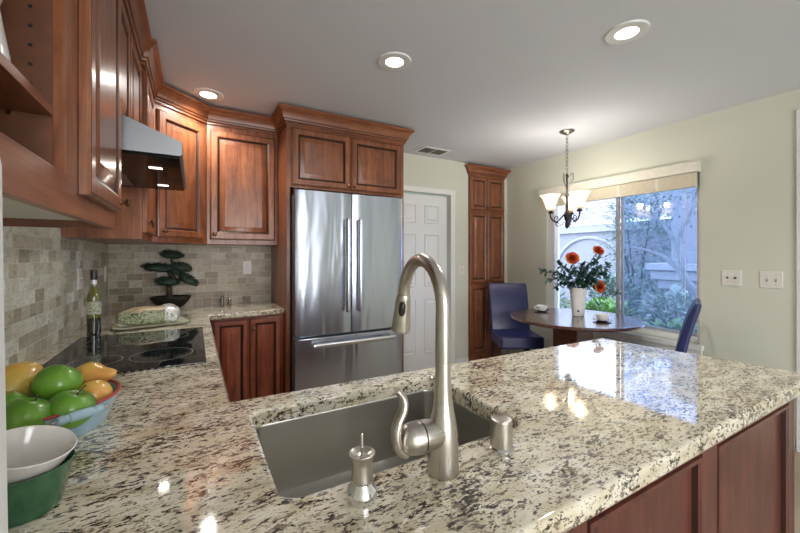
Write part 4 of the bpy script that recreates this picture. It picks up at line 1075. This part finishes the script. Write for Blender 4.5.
def chair(label, loc, rz):
    o = root('dining_chair', (0, 0, 0), label, 'chair', 'navy leather dining chairs')
    mb = MB()
    # seat, faces -y
    mb.box(-.225, .225, -.235, .20, .36, .485, .022, 3); mb.build('seat', LEATH, o)
    mb = MB(); n = 14; rings = []
    for i in range(n + 1):
        u = i / n; z = .40 + u * .585
        y = .205 + .03 * u + .09 * u * u; th = .072 - .022 * u; hw = .222
        if u > .93: th *= .8
        ring_ = [(x, yy) for x, yy in rrect(-hw, hw, -th / 2, th / 2, .02, 3)]
        rings.append([(x, y + yy, z) for x, yy in ring_])
    top = rings[-1]; cx_ = sum(q[1] for q in top) / len(top)
    rings.append([(x * .96, cx_ + (yy - cx_) * .55, z + .010) for x, yy, z in top])
    mb.rings(rings); bk = mb.build('backrest', LEATH, o)
    mb = MB()
    def by(z):
        u = (z - .40) / .585; return .205 + .03 * u + .09 * u * u - (.072 - .022 * u) / 2 - .0005
    mb.tube([(0, by(z), z) for z in (.50, .6, .7, .8, .855)], .0016, 6)
    mb.tube([(x, by(.860), .860) for x in (-.205, -.1, 0, .1, .205)], .0016, 6); mb.build('seams', LEATH, bk)
    for sx_, sy_ in ((-1, -1), (1, -1), (-1, 1), (1, 1)):
        x, y = sx_ * .195, -.205 if sy_ < 0 else .19
        yb = y + (.05 if sy_ > 0 else 0)
        MB().rings([[(x - .017, yb - .017, 0), (x + .017, yb - .017, 0), (x + .017, yb + .017, 0), (x - .017, yb + .017, 0)], [(x - .022, y - .022, .359), (x + .022, y - .022, .359), (x + .022, y + .022, .359), (x - .022, y + .022, .359)]]).build('leg', DKLEG, o, smooth=False)
    o.location = loc; o.rotation_euler = (0, 0, rz); return o
chair('navy leather dining chair between the table and pantry, seen from the front', (3.60, 2.80, 0), R(-29.6))
chair('navy leather dining chair seen edge-on beside the window', (3.565, 1.50, 0), R(180 + 21.5))

for (x, y, l1, l2) in ((3.525, 2.40, 'white cup on the table nearer the pantry', 'dark saucer under the cup nearer the pantry'), (3.515, 1.79, 'white cup on the table nearer the peninsula', 'dark saucer under the cup nearer the peninsula')):
    tag(MB().lathe([(0, .0005), (.035, .0005), (.04, .003), (.073, .014), (.074, .016), (.07, .0155), (.04, .007), (0, .006)], (x, y, TZ), 36).build('saucer', SAUC), l2, 'saucer', 'saucers on the table')
    p = root('cup', (x, y, TZ + .0065), l1, 'cup', 'cups on the table')
    MB().lathe([(0, 0), (.028, 0), (.034, .004), (.047, .03), (.050, .052), (.0485, .053), (.045, .032), (.031, .008), (0, .006)], (x, y, TZ + .0068), 32).build('body', CUPM, p)
    MB().tube(bez([(x - .044, y + .02, TZ + .05), (x - .066, y + .03, TZ + .048), (x - .066, y + .03, TZ + .026), (x - .040, y + .018, TZ + .020)], 5), .004, 8).build('handle', CUPM, p)

# vase with roses
VXc, VYc = 3.60, 2.065
p = root('flower_vase', (VXc, VYc, TZ), 'tall white ceramic vase on the round table', 'vase')
def vwob(a, k): return 1 + .025 * math.cos(6 * a)
MB().lathe([(0, .0005), (.046, .0005), (.050, .004), (.0535, .05), (.060, .12), (.066, .20), (.068, .25), (.066, .258), (.063, .25), (.056, .15), (.045, .04), (0, .03)], (VXc, VYc, TZ), 36, wob=vwob).build('body', VASEM, p)
mb = MB(); dirc = Vector((.56 - VXc, -VYc, 0)).normalized(); sd_ = Vector((-dirc.y, dirc.x, 0))
mb.M = frame((VXc + dirc.x * .0535, VYc + dirc.y * .0535, TZ + .05), sd_, dirc) @ Matrix.Rotation(R(-90), 4, 'X'); mb.lathe([(0, -.002), (.009, -.002), (.009, .0035), (.007, .005), (0, .005)], seg=16); mb.build('emblem', CAPS, p)
random.seed(21)
V0 = Vector((VXc, VYc, TZ + .24)); CAMF = Vector((.494, .869, 0)); CAMR = Vector((.869, -.494, 0))
def rose(c, r, label, face):
    c = Vector(c); o = root('rose', c, label, 'flower', 'orange roses in the vase')
    face = Vector(face).normalized(); a1 = face.cross(Vector((.2, .1, 1))).normalized(); a2 = a1.cross(face)
    mb = MB(); k = 0
    for ring_, (n, rr, op, sz) in enumerate(((3, .12, .15, .55), (4, .28, .35, .7), (5, .5, .65, .85), (6, .72, 1.0, .95), (7, .85, 1.35, 1.0))):
        for i in range(n):
            th = 2 * PI * (i + .5 * (ring_ % 2)) / n + random.uniform(-.15, .15)
            rad = a1 * math.cos(th) + a2 * math.sin(th); tn = -a1 * math.sin(th) + a2 * math.cos(th)
            rows = []
            for v in (0, .35, .7, 1.0):
                row = []
                for u in (-1, -.5, 0, .5, 1):
                    wv = sz * r * .62 * (.45 + .75 * math.sin(PI * (.15 + .7 * v)))
                    outw = rad * (r * rr * (.35 + .65 * v) + r * .28 * op * v * v) + face * (r * (.95 - .1 * ring_) * v * math.cos(op * .6 * v) - r * .35)
                    row.append(c + outw + tn * u * wv - rad * (u * u * wv * .45) + face * random.uniform(-.002, .002))
                rows.append(row)
            mb.mi = 1 if (ring_ == 4 and i % 3 == 0) else 0
            mb.quadstrip(rows)
    mb.build('petals', [ROSE, ROSE2], o, normals=False, ang=60)
    mb = MB(); mb.tube(bez([V0 - Vector((0, 0, .06)), V0 + (c - V0) * .5 + Vector((0, 0, .03)), c - face * r * .5], 6), .0035, 8)
    mb.build('stem', LEAF1, o)
    mb = MB()
    for i in range(5):
        th = 2 * PI * i / 5; mb.leaf(c - face * r * .5, (a1 * math.cos(th) + a2 * math.sin(th)) - face * .2, face, r * .9, r * .4, .3)
    for i in range(8):
        q = V0 + (c - V0) * random.uniform(.4, .9); mb.leaf(q, (random.uniform(-1, 1), random.uniform(-1, 1), random.uniform(-.3, .5)), (0, 0, 1), .055, .03, .3)
    mb.build('leaves', LEAF1, o, normals=False)
rose(V0 - CAMR * .068 + Vector((0, 0, .285)) - CAMF * .03, .051, 'orange rose at upper left of the bouquet', -CAMF + Vector((0, 0, .45)) - CAMR * .3)
rose(V0 + CAMR * .185 + Vector((0, 0, .355)), .043, 'highest orange rose of the bouquet', -CAMF + Vector((0, 0, .7)))
rose(V0 + CAMR * .165 + Vector((0, 0, .03)) - CAMF * .06, .049, 'low orange rose drooping right of the vase', -CAMF * 1.2 + CAMR * .3 + Vector((0, 0, .1)))
SPR = [(-.30, .16), (-.26, .08), (-.22, .22), (-.15, .12), (-.18, .02), (-.08, .17), (0, .22), (.04, .12), (.10, .24), (.17, .28), (.20, .17), (.27, .22), (.30, .12), (.22, .06), (-.05, .06), (.33, -.03), (.1, .08)]
for i, (a_, z_) in enumerate(SPR):
    e = V0 + CAMR * a_ + Vector((0, 0, z_)) + CAMF * random.uniform(-.12, .10)
    o = root('foliage_sprig', V0 + Vector((0, 0, -.05)), 'green leafy filler sprig standing in the white vase', 'foliage', 'leafy sprigs in the vase')
    pts = bez([V0 + Vector((0, 0, -.05)), V0 + (e - V0) * .45 + Vector((0, 0, .05)), e], 7)
    MB().tube(pts, .0025, 6).build('stem', LEAF1, o)
    mb = MB()
    for q in pts[4:]:
        for j in range(4):
            mb.leaf(q, (e - V0).normalized() * .5 + Vector((random.uniform(-1, 1), random.uniform(-1, 1), random.uniform(-.7, .8))), (0, 0, 1), random.uniform(.04, .062), random.uniform(.022, .034), .3)
    mb.build('leaves', LEAF2 if i % 2 else LEAF1, o, normals=False)

# ------------------------------------------------------------------ chandelier
HX, HY = 3.478, 2.092
p = root('chandelier', (HX, HY, 1.55), 'small dark iron chandelier with flared glass shades over the table', 'chandelier')
MB().lathe([(0, -.038), (.012, -.036), (.03, -.026), (.058, -.012), (.064, -.004), (.064, -.0005), (0, -.0005)], (HX, HY, ZC), 32).build('canopy', PEWTER, p)
mb = MB(); z = ZC - .036; k = 0
while z > 2.04:
    pts = []
    for i in range(13):
        a = 2 * PI * i / 12; u, v = .010 * math.cos(a), .022 * math.sin(a)
        pts.append((HX + (u if k % 2 else 0), HY + (0 if k % 2 else u), z - .018 + v))
    mb.tube(pts, .0028, 6, False); z -= .034; k += 1
mb.build('chain', PEWTER, p)
mb = MB(); mb.lathe([(0, .49), (.008, .488), (.014, .47), (.009, .45), (.009, .32), (.016, .30), (.012, .27), (.012, .16), (.022, .14), (.026, .11), (.020, .08), (.012, .06), (.020, .035), (.018, .015), (.006, .0), (0, -.004)], (HX, HY, 1.565), 20); mb.build('column', IRON, p)
mb = MB()
for k in range(3):
    a = R(60 + 120 * k); dx, dy = math.cos(a), math.sin(a)
    mb.tube(bez([(HX + .008 * dx, HY + .008 * dy, 2.02), (HX + .045 * dx, HY + .045 * dy, 2.055), (HX + .05 * dx, HY + .05 * dy, 2.0), (HX + .02 * dx, HY + .02 * dy, 1.93)], 6), .004, 8)
mb.build('top_scroll', PEWTER, p)
base_a = math.atan2(-.494, .869)
for th in (170, 290, 50):
    a = base_a + R(th); d_ = Vector((math.cos(a), math.sin(a), 0)); c_ = Vector((HX, HY, 0)); RR = .140
    P_ = lambda r_, z_: c_ + d_ * r_ + Vector((0, 0, z_))
    mb = MB(); mb.tube(bez([P_(.015, 1.70), P_(.045, 1.665), P_(.085, 1.625), P_(.118, 1.635), P_(.140, 1.675), P_(.140, 1.705)], 6), .0065, 10)
    mb.tube(bez([P_(.02, 1.62), P_(.05, 1.59), P_(.085, 1.588), P_(.095, 1.61), P_(.08, 1.62), P_(.072, 1.607)], 6), .0045, 8)
    mb.tube(bez([P_(.10, 1.628), P_(.105, 1.66), P_(.085, 1.675), P_(.075, 1.655), P_(.09, 1.648)], 6), .004, 8)
    arm = mb.build('arm', IRON, p)
    e = P_(RR, 0)
    MB().lathe([(0, 1.70), (.016, 1.70), (.026, 1.708), (.024, 1.714), (.015, 1.716), (.015, 1.745), (0, 1.745)], (e.x, e.y, 0), 18).build('socket', IRON, arm)
    prof = [(.020, 1.722), (.034, 1.733), (.043, 1.758), (.047, 1.79), (.056, 1.83), (.078, 1.866)]
    wob = lambda an, k: 1 + (.10 * math.cos(6 * an) * max(0, (k - 2)) / 3)
    MB().lathe(prof + [(r_ - .003, z_) for r_, z_ in prof[::-1]], (e.x, e.y, 0), 36, wob=lambda an, k: 1 + (.16 * math.cos(5 * an) * max(0, ((k if k < 6 else 11 - k) - 2)) / 3)).build('glass_shade', SHADEG, arm)
    MB().lathe([(0, 1.744), (.010, 1.746), (.012, 1.76), (.022, 1.785), (.022, 1.80), (.014, 1.818), (0, 1.824)], (e.x, e.y, 0), 18).build('bulb', BULBE, arm)
    ld = bpy.data.lights.new('bulb_light', 'POINT'); ld.energy = 4.5; ld.color = (1, .92, .82); ld.shadow_soft_size = .03
    lo = bpy.data.objects.new('bulb_light', ld); lo.location = (e.x, e.y, 1.86); col.objects.link(lo)
